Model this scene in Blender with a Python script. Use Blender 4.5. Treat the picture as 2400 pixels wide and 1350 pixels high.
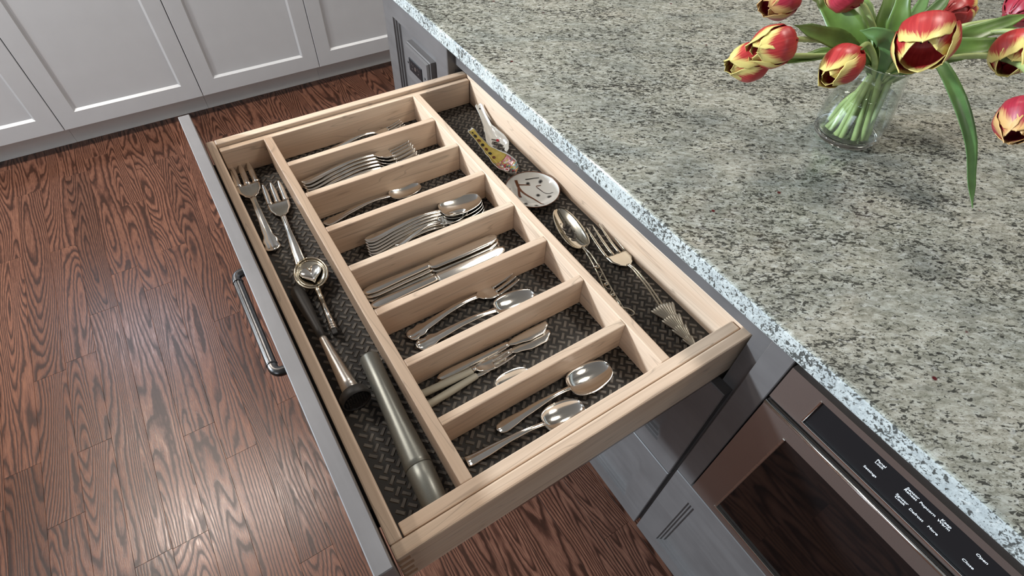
import bpy, bmesh, math, random
from mathutils import Vector, Matrix, Quaternion
for _o in list(bpy.data.objects): bpy.data.objects.remove(_o)
S = bpy.context.scene
C = S.collection
PI = math.pi
random.seed(7)
# ------------------------------------------------------------------ camera
cam_d = bpy.data.cameras.new('camera'); cam = bpy.data.objects.new('camera', cam_d); C.objects.link(cam)
S.camera = cam
cam_d.sensor_fit = 'HORIZONTAL'; cam_d.sensor_width = 36.0; cam_d.lens = 1245.5 / 2400 * 36.0
cam_d.clip_start = 0.02; cam_d.clip_end = 60
def cam_matrix(loc, yaw, pitch, roll):
    cy, sy, cp, sp = math.cos(yaw), math.sin(yaw), math.cos(pitch), math.sin(pitch)
    f = Vector((cp*cy, cp*sy, -sp)); r = Vector((sy, -cy, 0)); u = r.cross(f)
    c, s = math.cos(roll), math.sin(roll)
    R_, U_ = c*r + s*u, -s*r + c*u
    m = Matrix((R_, U_, -f)).transposed().to_4x4(); m.translation = loc
    return m
cam.matrix_world = cam_matrix((1.0304, -0.5455, 1.4452), math.radians(144.8475), math.radians(50.3193), math.radians(3.2836))
# ------------------------------------------------------------------ world, lights, exposure
W = bpy.data.worlds.new('world'); S.world = W; W.use_nodes = True
W.node_tree.nodes['Background'].inputs[0].default_value = (0.80, 0.88, 1.0, 1)
W.node_tree.nodes['Background'].inputs[1].default_value = 1.0
S.view_settings.view_transform = 'Standard'; S.view_settings.look = 'None'
S.view_settings.gamma = 1.0; S.view_settings.use_curve_mapping = False
S.view_settings.exposure = -0.05
S.cycles.max_bounces = 12; S.cycles.transmission_bounces = 12; S.cycles.transparent_max_bounces = 12
def area(name, loc, rot, sx, sy, power, col):
    d = bpy.data.lights.new(name, 'AREA'); d.shape = 'RECTANGLE'; d.size = sx; d.size_y = sy; d.energy = power; d.color = col
    o = bpy.data.objects.new(name, d); o.location = loc; o.rotation_euler = rot; C.objects.link(o); return o
# daylight standing in the window openings of the room; the last one is added fill
area('daylight_side_window', (-0.15, -3.42, 1.75), (PI/2, 0, 0), 1.1, 0.9, 22, (0.76, 0.88, 1.0))
area('daylight_far_window', (-2.22, -1.50, 1.95), (PI/2, 0, -PI/2), 0.55, 0.6, 19, (0.66, 0.82, 1.0))
area('daylight_near_window', (4.42, 0.6, 1.6), (PI/2, 0, PI/2), 2.4, 1.5, 2.5, (0.78, 0.89, 1.0))
area('added_fill_window', (2.2, -3.42, 1.55), (PI/2, 0, 0), 1.2, 1.0, 24, (0.78, 0.89, 1.0))  # added light that brightens the near island fronts
# ------------------------------------------------------------------ helpers
def link(o, parent=None):
    C.objects.link(o)
    if parent is not None: o.parent = parent
    return o
def mobj(name, me, mat=None, parent=None, smooth=False):
    o = bpy.data.objects.new(name, me)
    if mat is not None and len(me.materials) == 0: me.materials.append(mat)
    if smooth:
        for p in me.polygons: p.use_smooth = True
    return link(o, parent)
def bobj(name, bm, mat=None, parent=None, smooth=False):
    me = bpy.data.meshes.new(name); bm.normal_update(); bm.to_mesh(me); bm.free()
    return mobj(name, me, mat, parent, smooth)
def pobj(name, vs, fs, mat=None, parent=None, smooth=False):
    me = bpy.data.meshes.new(name); me.from_pydata(vs, [], fs); me.update()
    return mobj(name, me, mat, parent, smooth)
def tag(o, label, cat, group=None, kind=None):
    if label: o['label'] = label
    if cat: o['category'] = cat
    if group: o['group'] = group
    if kind: o['kind'] = kind
    return o
def thing(name, label, cat, loc=(0,0,0), rotz=0.0, group=None):
    o = bpy.data.objects.new(name, None); o.empty_display_size = 0.02
    o.location = loc; o.rotation_euler = (0, 0, rotz); link(o)
    return tag(o, label, cat, group)
def struct(o): o['kind'] = 'structure'; return o
def box_bm(x0, x1, y0, y1, z0, z1, bev=0.0, seg=1):
    bm = bmesh.new(); bmesh.ops.create_cube(bm, size=1.0)
    for v in bm.verts:
        v.co = ((x0+x1)/2 + v.co.x*(x1-x0), (y0+y1)/2 + v.co.y*(y1-y0), (z0+z1)/2 + v.co.z*(z1-z0))
    if bev > 0: bmesh.ops.bevel(bm, geom=list(bm.edges), offset=bev, segments=seg, affect='EDGES', profile=0.5)
    return bm
def box(name, b, mat, parent=None, bev=0.0, seg=1): return bobj(name, box_bm(*b, bev, seg), mat, parent)
def lathe(name, prof, mat, parent=None, n=32, axis='Z', smooth=True, caps=True):
    """prof: list of (r, h) along the axis"""
    vs, fs = [], []
    for r, h in prof:
        for k in range(n):
            a = 2*PI*k/n; c, s = r*math.cos(a), r*math.sin(a)
            vs.append((c, s, h) if axis == 'Z' else (h, c, s))
    m = len(prof)
    for i in range(m-1):
        for k in range(n):
            k2 = (k+1) % n; f = (i*n+k, i*n+k2, (i+1)*n+k2, (i+1)*n+k)
            fs.append(f)
    if caps:
        fs.append(tuple(range(n-1, -1, -1))); fs.append(tuple((m-1)*n+k for k in range(n)))
    o = pobj(name, vs, fs, mat, parent, smooth)
    return o
def catmull(pts, n):
    P = [Vector(p) for p in pts]; P = [2*P[0]-P[1]] + P + [2*P[-1]-P[-2]]; out = []
    segs = len(P)-3
    for i in range(n+1):
        s = i/n*segs; k = min(int(s), segs-1); t = s-k
        a, b, c, d = P[k], P[k+1], P[k+2], P[k+3]
        out.append(0.5*((2*b) + (c-a)*t + (2*a-5*b+4*c-d)*t*t + (-a+3*b-3*c+d)*t**3))
    return out
def lerp_tab(tab, x):
    if x <= tab[0][0]: return tab[0][1]
    for (a, va), (b, vb) in zip(tab, tab[1:]):
        if x <= b:
            t = (x-a)/(b-a) if b > a else 0; t = t*t*(3-2*t); return va + (vb-va)*t
    return tab[-1][1]
def tube_data(pts, rad, k=8):
    """rad: number or list; returns verts, faces"""
    n = len(pts); pts = [Vector(p) for p in pts]; vs, fs = [], []
    up = Vector((0, 0, 1)); d0 = (pts[1]-pts[0]).normalized()
    if abs(d0.dot(up)) > 0.95: up = Vector((1, 0, 0))
    for i, p in enumerate(pts):
        d = (pts[min(i+1, n-1)] - pts[max(i-1, 0)]).normalized()
        s = d.cross(up).normalized(); up = s.cross(d).normalized()
        r = rad[i] if isinstance(rad, (list, tuple)) else rad
        for j in range(k):
            a = 2*PI*j/k; vs.append(tuple(p + s*(r*math.cos(a)) + up*(r*math.sin(a))))
    for i in range(n-1):
        for j in range(k):
            j2 = (j+1) % k; fs.append((i*k+j, i*k+j2, (i+1)*k+j2, (i+1)*k+j))
    fs.append(tuple(range(k-1, -1, -1))); fs.append(tuple((n-1)*k+j for j in range(k)))
    return vs, fs
def tube(name, pts, rad, mat, parent=None, k=8): return pobj(name, *tube_data(pts, rad, k), mat, parent, True)
def shell_data(P, nt, nu, th):
    """closed thin shell over P(t,u), t 0..1, u -1..1; th(t,u) downward thickness"""
    top, bot = [], []
    for i in range(nt+1):
        for j in range(nu+1):
            t, u = i/nt, -1+2*j/nu; x, y, z = P(t, u); top.append((x, y, z)); bot.append((x, y, z-th(t, u)))
    vs = top+bot; N = len(top); fs = []; w = nu+1
    for i in range(nt):
        for j in range(nu):
            a, b, c, d = i*w+j, i*w+j+1, (i+1)*w+j+1, (i+1)*w+j
            fs.append((a, d, c, b)); fs.append((N+a, N+b, N+c, N+d))
    for i in range(nt):
        a, d = i*w, (i+1)*w; fs.append((a, N+a, N+d, d))
        a, d = i*w+nu, (i+1)*w+nu; fs.append((a, d, N+d, N+a))
    for j in range(nu):
        a, b = j, j+1; fs.append((a, b, N+b, N+a))
        a, b = nt*w+j, nt*w+j+1; fs.append((a, N+a, N+b, b))
    return vs, fs
def shell(name, P, nt, nu, th, mat, parent=None):
    if not callable(th): tv = th; th = lambda t, u: tv
    return pobj(name, *shell_data(P, nt, nu, th), mat, parent, True)
def smart_smooth(o, ang=40):
    me = o.data
    bm = bmesh.new(); bm.from_mesh(me)
    for e in bm.edges:
        if len(e.link_faces) == 2 and e.calc_face_angle(0) > math.radians(ang): e.smooth = False
    for f in bm.faces: f.smooth = True
    bm.to_mesh(me); bm.free(); return o
def copy_tree(o, parent=None):
    c = o.copy(); C.objects.link(c)
    if parent is not None: c.parent = parent
    for ch in list(o.children): copy_tree(ch, c)
    return c
# ------------------------------------------------------------------ materials
def newmat(name):
    m = bpy.data.materials.new(name); m.use_nodes = True
    nt = m.node_tree; return m, nt, nt.nodes['Principled BSDF']
def nd(nt, typ, ins=None, **props):
    n = nt.nodes.new(typ)
    for k, v in props.items(): setattr(n, k, v)
    for k, v in (ins or {}).items():
        s = n.inputs[k]
        if isinstance(v, bpy.types.NodeSocket): nt.links.new(v, s)
        else: s.default_value = v
    return n
def ramp(nt, fac, stops, interp='LINEAR'):
    n = nt.nodes.new('ShaderNodeValToRGB'); n.color_ramp.interpolation = interp
    e = n.color_ramp.elements
    while len(e) < len(stops): e.new(0.5)
    for el, (p, c) in zip(e, stops):
        el.position = p; el.color = (c[0], c[1], c[2], 1) if not isinstance(c, (int, float)) else (c, c, c, 1)
    nt.links.new(fac, n.inputs[0]); return n.outputs[0]
def mixc(nt, fac, a, b, mode='MIX'):
    n = nt.nodes.new('ShaderNodeMix'); n.data_type = 'RGBA'; n.blend_type = mode
    for k, v in ((0, fac), (6, a), (7, b)):
        if isinstance(v, bpy.types.NodeSocket): nt.links.new(v, n.inputs[k])
        else: n.inputs[k].default_value = v if isinstance(v, (int, float)) else (v[0], v[1], v[2], 1)
    return n.outputs[2]
def math_(nt, op, a, b=0.0, c=0.0):
    n = nt.nodes.new('ShaderNodeMath'); n.operation = op
    for k, v in enumerate((a, b, c)):
        if isinstance(v, bpy.types.NodeSocket): nt.links.new(v, n.inputs[k])
        else: n.inputs[k].default_value = v
    return n.outputs[0]
def mapping(nt, vec, scale=(1,1,1), rot=(0,0,0), loc=(0,0,0)):
    n = nd(nt, 'ShaderNodeMapping', {'Vector': vec}); n.inputs['Scale'].default_value = scale
    n.inputs['Rotation'].default_value = rot; n.inputs['Location'].default_value = loc; return n.outputs[0]
def noise(nt, vec, scale, detail=3.0, rough=0.5, dist=0.0):
    n = nd(nt, 'ShaderNodeTexNoise', {'Vector': vec, 'Scale': scale, 'Detail': detail, 'Roughness': rough, 'Distortion': dist}); return n.outputs[0]
def bump(nt, bs, h, strength=0.3, dist=0.001):
    n = nd(nt, 'ShaderNodeBump', {'Height': h, 'Strength': strength, 'Distance': dist}); nt.links.new(n.outputs[0], bs.inputs['Normal'])
def plain(name, col, rough=0.5, metal=0.0, spec=0.5, var=0.0, vscale=40, coat=0.0, bmp=0.0):
    m, nt, bs = newmat(name)
    bs.inputs['Base Color'].default_value = (*col, 1); bs.inputs['Roughness'].default_value = rough
    bs.inputs['Metallic'].default_value = metal; bs.inputs['Specular IOR Level'].default_value = spec
    bs.inputs['Coat Weight'].default_value = coat
    tc = nd(nt, 'ShaderNodeTexCoord').outputs['Object']
    if var > 0:
        f = noise(nt, tc, vscale, 4)
        c = ramp(nt, f, [(0.3, tuple(x*(1-var) for x in col)), (0.7, tuple(min(1, x*(1+var)) for x in col))])
        nt.links.new(c, bs.inputs['Base Color'])
        if bmp > 0: bump(nt, bs, f, bmp)
    return m
def maple(name, axis, tint=(1,1,1)):
    m, nt, bs = newmat(name)
    geo = nd(nt, 'ShaderNodeNewGeometry').outputs['Position']
    oi = nd(nt, 'ShaderNodeObjectInfo').outputs['Random']
    off = nd(nt, 'ShaderNodeCombineXYZ', {0: math_(nt, 'MULTIPLY', oi, 7.3), 1: math_(nt, 'MULTIPLY', oi, 13.7), 2: math_(nt, 'MULTIPLY', oi, 3.1)}).outputs[0]
    v = nd(nt, 'ShaderNodeVectorMath', {0: geo, 1: off}, operation='ADD').outputs[0]
    sc = (1.2, 14, 14) if axis == 'x' else (14, 1.2, 14)
    sf = (6, 220, 220) if axis == 'x' else (220, 6, 220)
    big = noise(nt, mapping(nt, v, sc), 1.6, 2, 0.5, 0.3)
    lines = math_(nt, 'FRACT', math_(nt, 'MULTIPLY', big, 9.0))
    lines = ramp(nt, lines, [(0.0, 1.0), (0.05, 0.40), (0.13, 1.0), (1.0, 1.0)])
    fine = noise(nt, mapping(nt, v, sf), 1.0, 3)
    a = tuple(x*t for x, t in zip((0.56, 0.395, 0.275), tint)); b = tuple(x*t for x, t in zip((0.69, 0.55, 0.42), tint))
    col = ramp(nt, big, [(0.3, a), (0.7, b)])
    col = mixc(nt, 0.62, col, mixc(nt, 1.0, col, lines, 'MULTIPLY'))
    col = mixc(nt, 0.20, col, ramp(nt, fine, [(0.35, tuple(x*0.55 for x in a)), (0.65, b)]))
    col = mixc(nt, math_(nt, 'MULTIPLY', oi, 0.22), col, (0.52, 0.34, 0.24))
    nt.links.new(col, bs.inputs['Base Color'])
    bs.inputs['Roughness'].default_value = 0.42
    bump(nt, bs, fine, 0.08, 0.0005); return m
M = {}
M['maple_x'] = maple('maple_x', 'x'); M['maple_y'] = maple('maple_y', 'y')
M['end_grain'] = plain('maple_end_grain', (0.36, 0.21, 0.12), 0.6, var=0.15, vscale=300)
# oak strip floor
def oak():
    m, nt, bs = newmat('stained_oak')
    geo = nd(nt, 'ShaderNodeNewGeometry').outputs['Position']
    oi = nd(nt, 'ShaderNodeObjectInfo').outputs['Random']
    off = nd(nt, 'ShaderNodeCombineXYZ', {0: math_(nt, 'MULTIPLY', oi, 57.0), 1: math_(nt, 'MULTIPLY', oi, 31.0), 2: math_(nt, 'MULTIPLY', oi, 17.0)}).outputs[0]
    v = nd(nt, 'ShaderNodeVectorMath', {0: geo, 1: off}, operation='ADD').outputs[0]
    warp = noise(nt, mapping(nt, v, (22, 60, 1)), 1.0, 3)
    n1 = noise(nt, mapping(nt, v, (0.85, 9.0, 1)), 1.0, 1.2, 0.5, 0.25)
    h = math_(nt, 'ADD', math_(nt, 'MULTIPLY', n1, 34.0), math_(nt, 'MULTIPLY', warp, 0.7))
    fr = math_(nt, 'FRACT', h)
    ring = ramp(nt, fr, [(0.0, 0.15), (0.12, 0.12), (0.40, 0.75), (0.62, 1.0), (0.86, 0.85), (1.0, 0.15)])
    pores = noise(nt, mapping(nt, v, (28, 620, 1)), 1.0, 2, 0.6)
    pr = ramp(nt, pores, [(0.40, 0.0), (0.55, 1.0)])
    k = mixc(nt, 0.45, ring, mixc(nt, 1.0, ring, pr, 'MULTIPLY'))
    col = ramp(nt, k, [(0.0, (0.023, 0.010, 0.006)), (0.35, (0.070, 0.029, 0.019)), (0.75, (0.142, 0.063, 0.041)), (1.0, (0.182, 0.085, 0.055))])
    tone = ramp(nt, oi, [(0.0, 0.72), (0.35, 1.0), (0.7, 0.9), (1.0, 1.12)])
    col = mixc(nt, 1.0, col, tone, 'MULTIPLY')
    nt.links.new(col, bs.inputs['Base Color'])
    nt.links.new(ramp(nt, k, [(0.0, 0.36), (1.0, 0.22)]), bs.inputs['Roughness'])
    bs.inputs['Specular IOR Level'].default_value = 0.26
    bump(nt, bs, k, 0.18, 0.0005); return m
M['oak'] = oak()
def granite(name='granite', lift=1.0, rough=0.16):
    m, nt, bs = newmat(name)
    tc = nd(nt, 'ShaderNodeTexCoord').outputs['Object']
    r = mapping(nt, tc, (1, 1, 1), (0, 0, -1.0))
    s = mapping(nt, r, (1.0, 2.3, 1.6))
    cloud = noise(nt, s, 5.0, 4, 0.6, 0.6)
    mid = noise(nt, s, 62.0, 6, 0.78, 0.5)
    base = ramp(nt, mid, [(0.30, (0.12, 0.12, 0.105)), (0.43, (0.27, 0.265, 0.225)), (0.54, (0.42, 0.415, 0.375)), (0.72, (0.58, 0.60, 0.58))])
    tint = ramp(nt, cloud, [(0.30, (0.66, 0.70, 0.70)), (0.5, (0.88, 0.89, 0.85)), (0.70, (1.0, 0.98, 0.93))])
    col = mixc(nt, 1.0, base, tint, 'MULTIPLY')
    # translucent grey-green veins
    vein = noise(nt, mapping(nt, r, (1.0, 3.0, 1.0)), 9.0, 4, 0.6, 1.2)
    col = mixc(nt, ramp(nt, vein, [(0.52, 0.0), (0.66, 0.45)]), col, (0.15, 0.155, 0.135))
    if lift > 1: col = mixc(nt, 0.42, col, (0.56, 0.61, 0.64))  # pale bluish blend imitates bright light on the slab edge
    # black mica flecks, clustered
    cl = noise(nt, mapping(nt, r, (1, 2.0, 1), loc=(3, 1, 0)), 6.0, 4, 0.65, 0.6)
    clo = math_(nt, 'MULTIPLY', math_(nt, 'SUBTRACT', cl, 0.5), 0.40)
    fl = noise(nt, mapping(nt, r, (1.0, 1.9, 1.5)), 120.0, 2, 0.55, 0.5)
    col = mixc(nt, ramp(nt, math_(nt, 'ADD', fl, clo), [(0.565, 0.0), (0.62, 0.9)]), col, (0.030, 0.030, 0.026))
    f2 = noise(nt, mapping(nt, r, (1.0, 2.2, 1.5), loc=(9, 4, 2)), 46.0, 4, 0.62, 0.8)
    col = mixc(nt, ramp(nt, math_(nt, 'ADD', f2, clo), [(0.66, 0.0), (0.71, 0.92)]), col, (0.022, 0.020, 0.019))
    f3 = noise(nt, mapping(nt, r, (1.0, 1.6, 1.5), loc=(2, 7, 5)), 13.0, 5, 0.7, 1.0)
    col = mixc(nt, ramp(nt, f3, [(0.69, 0.0), (0.73, 0.9)]), col, (0.035, 0.026, 0.024))
    f4 = noise(nt, mapping(nt, r, (1.0, 1.7, 1.5), loc=(5, 2, 8)), 260.0, 2, 0.5, 0.3)
    col = mixc(nt, ramp(nt, math_(nt, 'ADD', f4, clo), [(0.60, 0.0), (0.64, 0.75)]), col, (0.05, 0.048, 0.04))
    f5 = noise(nt, mapping(nt, r, (1.0, 1.7, 1.5), loc=(1, 8, 3)), 70.0, 3, 0.6, 0.5)
    col = mixc(nt, ramp(nt, f5, [(0.60, 0.0), (0.70, 0.55)]), col, (0.60, 0.61, 0.58))
    # burgundy garnets
    vo = nd(nt, 'ShaderNodeTexVoronoi', {'Vector': r, 'Scale': 26.0}); 
    sel = nd(nt, 'ShaderNodeSeparateColor', {0: vo.outputs['Color']}).outputs[0]
    g = math_(nt, 'MULTIPLY', ramp(nt, vo.outputs['Distance'], [(0.06, 1.0), (0.10, 0.0)]), ramp(nt, sel, [(0.86, 0.0), (0.88, 1.0)]))
    col = mixc(nt, g, col, (0.075, 0.012, 0.014))
    nt.links.new(col, bs.inputs['Base Color'])
    bs.inputs['Roughness'].default_value = rough; bs.inputs['Specular IOR Level'].default_value = 0.5
    return m
M['granite'] = granite(); M['granite_edge'] = granite('lit_granite_edge', 2.0, 0.45)  # edge copy carries the bright cool light in its colour
M['white_paint'] = plain('white_satin_paint', (0.60, 0.62, 0.65), 0.36, var=0.02, vscale=12)
M['toe_paint'] = plain('white_toe_kick_paint', (0.80, 0.78, 0.75), 0.45, var=0.03, vscale=10)
def greywood(name='grey_stained_wood', k=1.0):
    m, nt, bs = newmat(name)
    tc = nd(nt, 'ShaderNodeTexCoord').outputs['Object']
    a = noise(nt, mapping(nt, tc, (3, 40, 40)), 1.0, 4, 0.6, 0.4); b = noise(nt, tc, 9.0, 4, 0.6)
    col = ramp(nt, a, [(0.3, (0.092*k, 0.084*k, 0.082*k)), (0.7, (0.128*k, 0.118*k, 0.115*k))])
    col = mixc(nt, 0.5, col, ramp(nt, b, [(0.3, (0.086*k, 0.079*k, 0.077*k)), (0.7, (0.132*k, 0.122*k, 0.119*k))]))
    nt.links.new(col, bs.inputs['Base Color']); bs.inputs['Roughness'].default_value = 0.36
    bump(nt, bs, a, 0.05, 0.0004); return m
M['grey'] = greywood(); M['grey_sheen'] = greywood('grey_wood_sheen', 1.65)  # lighter grey copy: sheen on the drawer front's top put into its colour
M['dark'] = plain('dark_gap', (0.018, 0.016, 0.015), 0.8)
M['cab_inside'] = plain('cabinet_interior_wood', (0.30, 0.17, 0.09), 0.5, var=0.15, vscale=20)
M['wall'] = plain('wall_paint', (0.40, 0.36, 0.30), 0.7, var=0.02, vscale=3)
M['ceil'] = plain('ceiling_paint', (0.62, 0.61, 0.59), 0.8, var=0.01, vscale=3)
M['steel'] = plain('bronzed_stainless', (0.38, 0.325, 0.295), 0.33, 0.9, var=0.05, vscale=900)
M['chrome'] = plain('polished_chrome', (0.82, 0.81, 0.78), 0.10, 1.0)
M['blackglass'] = plain('black_glass', (0.006, 0.005, 0.005), 0.035, 0.0, 0.6)
M['panelglass'] = plain('matte_black_glass', (0.010, 0.010, 0.011), 0.30, 0.0, 0.35)
M['print'] = plain('white_print', (0.85, 0.85, 0.85), 0.5)
def silver(name, col, rough, scr=0.02):
    m, nt, bs = newmat(name)
    tc = nd(nt, 'ShaderNodeTexCoord').outputs['Object']
    n = noise(nt, mapping(nt, tc, (30, 600, 600)), 1.0, 3)
    bs.inputs['Base Color'].default_value = (*col, 1); bs.inputs['Metallic'].default_value = 1.0
    nt.links.new(ramp(nt, n, [(0.3, rough), (0.7, rough+0.08)]), bs.inputs['Roughness'])
    bump(nt, bs, n, scr, 0.0003); return m
M['silver'] = silver('flatware_silver', (0.80, 0.775, 0.73), 0.09)
M['tarnish'] = silver('aged_silver', (0.60, 0.55, 0.45), 0.13, 0.01)
M['pewter'] = silver('cast_pewter', (0.36, 0.335, 0.285), 0.33, 0.05)
M['brushed'] = silver('brushed_steel', (0.58, 0.54, 0.50), 0.26, 0.008)
M['handle'] = plain('dark_nickel', (0.085, 0.080, 0.078), 0.30, 1.0, var=0.12, vscale=60)
M['rubber'] = plain('black_rubber', (0.018, 0.016, 0.015), 0.50, var=0.1, vscale=80)
M['tube'] = plain('olive_grey_metal', (0.215, 0.22, 0.198), 0.36, 0.5, var=0.06, vscale=500)
M['cream'] = plain('cream_plastic', (0.46, 0.44, 0.36), 0.45)
M['liner'] = plain('liner_rubber', (0.018, 0.016, 0.014), 0.62, var=0.2, vscale=200)
M['liner_rib'] = plain('liner_rib_rubber', (0.108, 0.095, 0.080), 0.40, var=0.3, vscale=60)
M['ceramic'] = plain('white_glaze', (0.74, 0.74, 0.70), 0.10, coat=0.3)
M['yellow'] = plain('yellow_glaze', (0.55, 0.42, 0.10), 0.12, coat=0.3, var=0.12, vscale=150)
M['brownpaint'] = plain('brown_underglaze', (0.16, 0.062, 0.03), 0.2)
M['inkpaint'] = plain('black_underglaze', (0.03, 0.028, 0.026), 0.2)
M['redpaint'] = plain('red_underglaze', (0.42, 0.035, 0.05), 0.2)
M['tealpaint'] = plain('teal_underglaze', (0.16, 0.36, 0.34), 0.2)
M['pinkpaint'] = plain('pink_underglaze', (0.55, 0.22, 0.24), 0.2)
M['leafgreen'] = plain('tulip_leaf', (0.115, 0.195, 0.040), 0.38, var=0.28, vscale=35)
M['leafblue'] = plain('tulip_leaf_bluish', (0.10, 0.20, 0.060), 0.40, var=0.22, vscale=35)
M['stem'] = plain('tulip_stem', (0.30, 0.36, 0.13), 0.45, var=0.18, vscale=50)
M['stem_pale'] = plain('tulip_stem_pale', (0.36, 0.44, 0.17), 0.4, var=0.15, vscale=50)
M['stamen'] = plain('tulip_stamen', (0.02, 0.012, 0.012), 0.6)
for k in ('leafgreen', 'leafblue'):
    bs = M[k].node_tree.nodes['Principled BSDF']; bs.inputs['Subsurface Weight'].default_value = 0.0
def petal_mat(name, yel, redc, deep):
    m, nt, bs = newmat(name)
    uv = nd(nt, 'ShaderNodeUVMap').outputs[0]
    sp = nd(nt, 'ShaderNodeSeparateXYZ', {0: uv}); u, v = sp.outputs[0], sp.outputs[1]
    st = noise(nt, mapping(nt, uv, (20, 1.4, 1)), 1.0, 3, 0.6)
    au = math_(nt, 'ABSOLUTE', math_(nt, 'SUBTRACT', math_(nt, 'MULTIPLY', u, 2.0), 1.0))
    # the red flame: wide at the base, fading to yellow at margin and tip
    d = math_(nt, 'ADD', math_(nt, 'MULTIPLY', math_(nt, 'POWER', au, 1.7), math_(nt, 'MULTIPLY_ADD', v, 0.62, 0.16)), math_(nt, 'MULTIPLY', math_(nt, 'POWER', v, 2.0), 0.80))
    d = math_(nt, 'ADD', d, math_(nt, 'MULTIPLY', math_(nt, 'SUBTRACT', st, 0.5), 0.60))
    red = ramp(nt, st, [(0.3, deep), (0.7, redc)])
    col = mixc(nt, ramp(nt, d, [(0.54, 0.0), (0.74, 1.0)]), red, yel)
    nt.links.new(col, bs.inputs['Base Color']); bs.inputs['Roughness'].default_value = 0.38
    bump(nt, bs, st, 0.12, 0.0006); return m
M['petal'] = petal_mat('tulip_petal', (0.72, 0.58, 0.19), (0.50, 0.045, 0.04), (0.33, 0.018, 0.022))
M['petal_red'] = petal_mat('tulip_petal_crimson', (0.60, 0.36, 0.14), (0.42, 0.03, 0.055), (0.27, 0.012, 0.03))
def glass(name, col, ior):
    m, nt, bs = newmat(name)
    bs.inputs['Base Color'].default_value = (*col, 1); bs.inputs['Roughness'].default_value = 0.0
    bs.inputs['IOR'].default_value = ior; bs.inputs['Transmission Weight'].default_value = 1.0
    return m
M['glass'] = glass('clear_glass', (0.97, 0.985, 0.975), 1.45)
def thin(name, tint, ior, rough=0.0):
    m = bpy.data.materials.new(name); m.use_nodes = True; nt = m.node_tree; nt.nodes.clear()
    out = nt.nodes.new('ShaderNodeOutputMaterial')
    tr_ = nd(nt, 'ShaderNodeBsdfTransparent', {'Color': (*tint, 1)}); gl = nd(nt, 'ShaderNodeBsdfGlossy', {'Color': (1, 1, 1, 1), 'Roughness': rough})
    fc = nd(nt, 'ShaderNodeLayerWeight', {'Blend': 0.5}).outputs['Facing']
    fr = math_(nt, 'MULTIPLY_ADD', math_(nt, 'POWER', fc, 3.0), 0.75, ((ior-1)/(ior+1))**2+.02)
    mx = nd(nt, 'ShaderNodeMixShader', {0: fr, 1: tr_.outputs[0], 2: gl.outputs[0]}); nt.links.new(mx.outputs[0], out.inputs[0]); return m
M['thin_glass'] = thin('thin_vase_glass', (0.955, 0.975, 0.965), 1.5)
M['water'] = thin('water', (0.97, 0.985, 0.97), 1.2)
def emis(name, col, s):
    m, nt, bs = newmat(name); bs.inputs['Base Color'].default_value = (*col, 1)
    bs.inputs['Emission Color'].default_value = (*col, 1); bs.inputs['Emission Strength'].default_value = s; return m
M['lamp'] = emis('lamp_lens', (1.0, 0.93, 0.82), 6.0)
# ------------------------------------------------------------------ room shell
RX0, RX1, RY0, RY1, RZ = -2.25, 4.5, -3.5, 4.2, 2.62
floor = struct(box('floor', (RX0, RX1, RY0, RY1, -0.06, -0.012), M['oak']))
struct(box('ceiling', (RX0-.1, RX1+.1, RY0-.1, RY1+.1, RZ, RZ+0.06), M['ceil']))
def wall_open(name, axis, pos, a0, a1, z1, o):
    """wall slab with one opening o = (b0, b1, zb0, zb1)"""
    b0, b1, c0, c1 = o; bm = bmesh.new()
    for (p0, p1, q0, q1) in ((a0, b0, 0, z1), (b1, a1, 0, z1), (b0, b1, 0, c0), (b0, b1, c1, z1)):
        g = box_bm(pos[0], pos[1], p0, p1, q0, q1) if axis == 'x' else box_bm(p0, p1, pos[0], pos[1], q0, q1)
        me = bpy.data.meshes.new('t'); g.to_mesh(me); g.free(); bm.from_mesh(me); bpy.data.meshes.remove(me)
    return struct(bobj(name, bm, M['wall']))
wall_open('wall_left', 'y', (RY0-.1, RY0), RX0, 0.6, RZ, (-0.70, 0.40, 1.2, 2.3))
wall_open('wall_left', 'y', (RY0-.1, RY0), 0.6, RX1, RZ, (1.5, 2.9, 0.95, 2.15))  # opening for the added fill window
wall_open('wall_back', 'x', (RX0-.1, RX0), RY0, RY1, RZ, (-1.85, -1.15, 1.6, 2.3))
wall_open('wall_front', 'x', (RX1, RX1+.1), RY0, RY1, RZ, (-0.6, 1.8, 0.85, 2.35))
struct(box('wall_right', (RX0, RX1, RY1, RY1+.1, 0, RZ), M['wall']))
def window(name, axis, pos, o, nm):
    b0, b1, c0, c1 = o; w = 0.05; bm = bmesh.new()
    bars = [(b0, b0+w, c0, c1), (b1-w, b1, c0, c1), (b0+w, b1-w, c0, c0+w), (b0+w, b1-w, c1-w, c1)]
    for i in range(1, nm): x = b0 + (b1-b0)*i/nm; bars.append((x-.02, x+.02, c0+w, c1-w))
    for (p0, p1, q0, q1) in bars:
        g = box_bm(pos-.03, pos+.03, p0, p1, q0, q1) if axis == 'x' else box_bm(p0, p1, pos-.03, pos+.03, q0, q1)
        me = bpy.data.meshes.new('t'); g.to_mesh(me); g.free(); bm.from_mesh(me); bpy.data.meshes.remove(me)
    return struct(bobj(name, bm, M['white_paint']))
window('window_1', 'y', RY0+.03, (-0.70, 0.40, 1.2, 2.3), 3)
window('added_window', 'y', RY0+.03, (1.5, 2.9, 0.95, 2.15), 2)  # unseen window added along with its fill light
window('window_2', 'x', RX0-.05, (-1.85, -1.15, 1.6, 2.3), 1)
window('window_3', 'x', RX1-.03, (-0.6, 1.8, 0.85, 2.35), 2)
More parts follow.
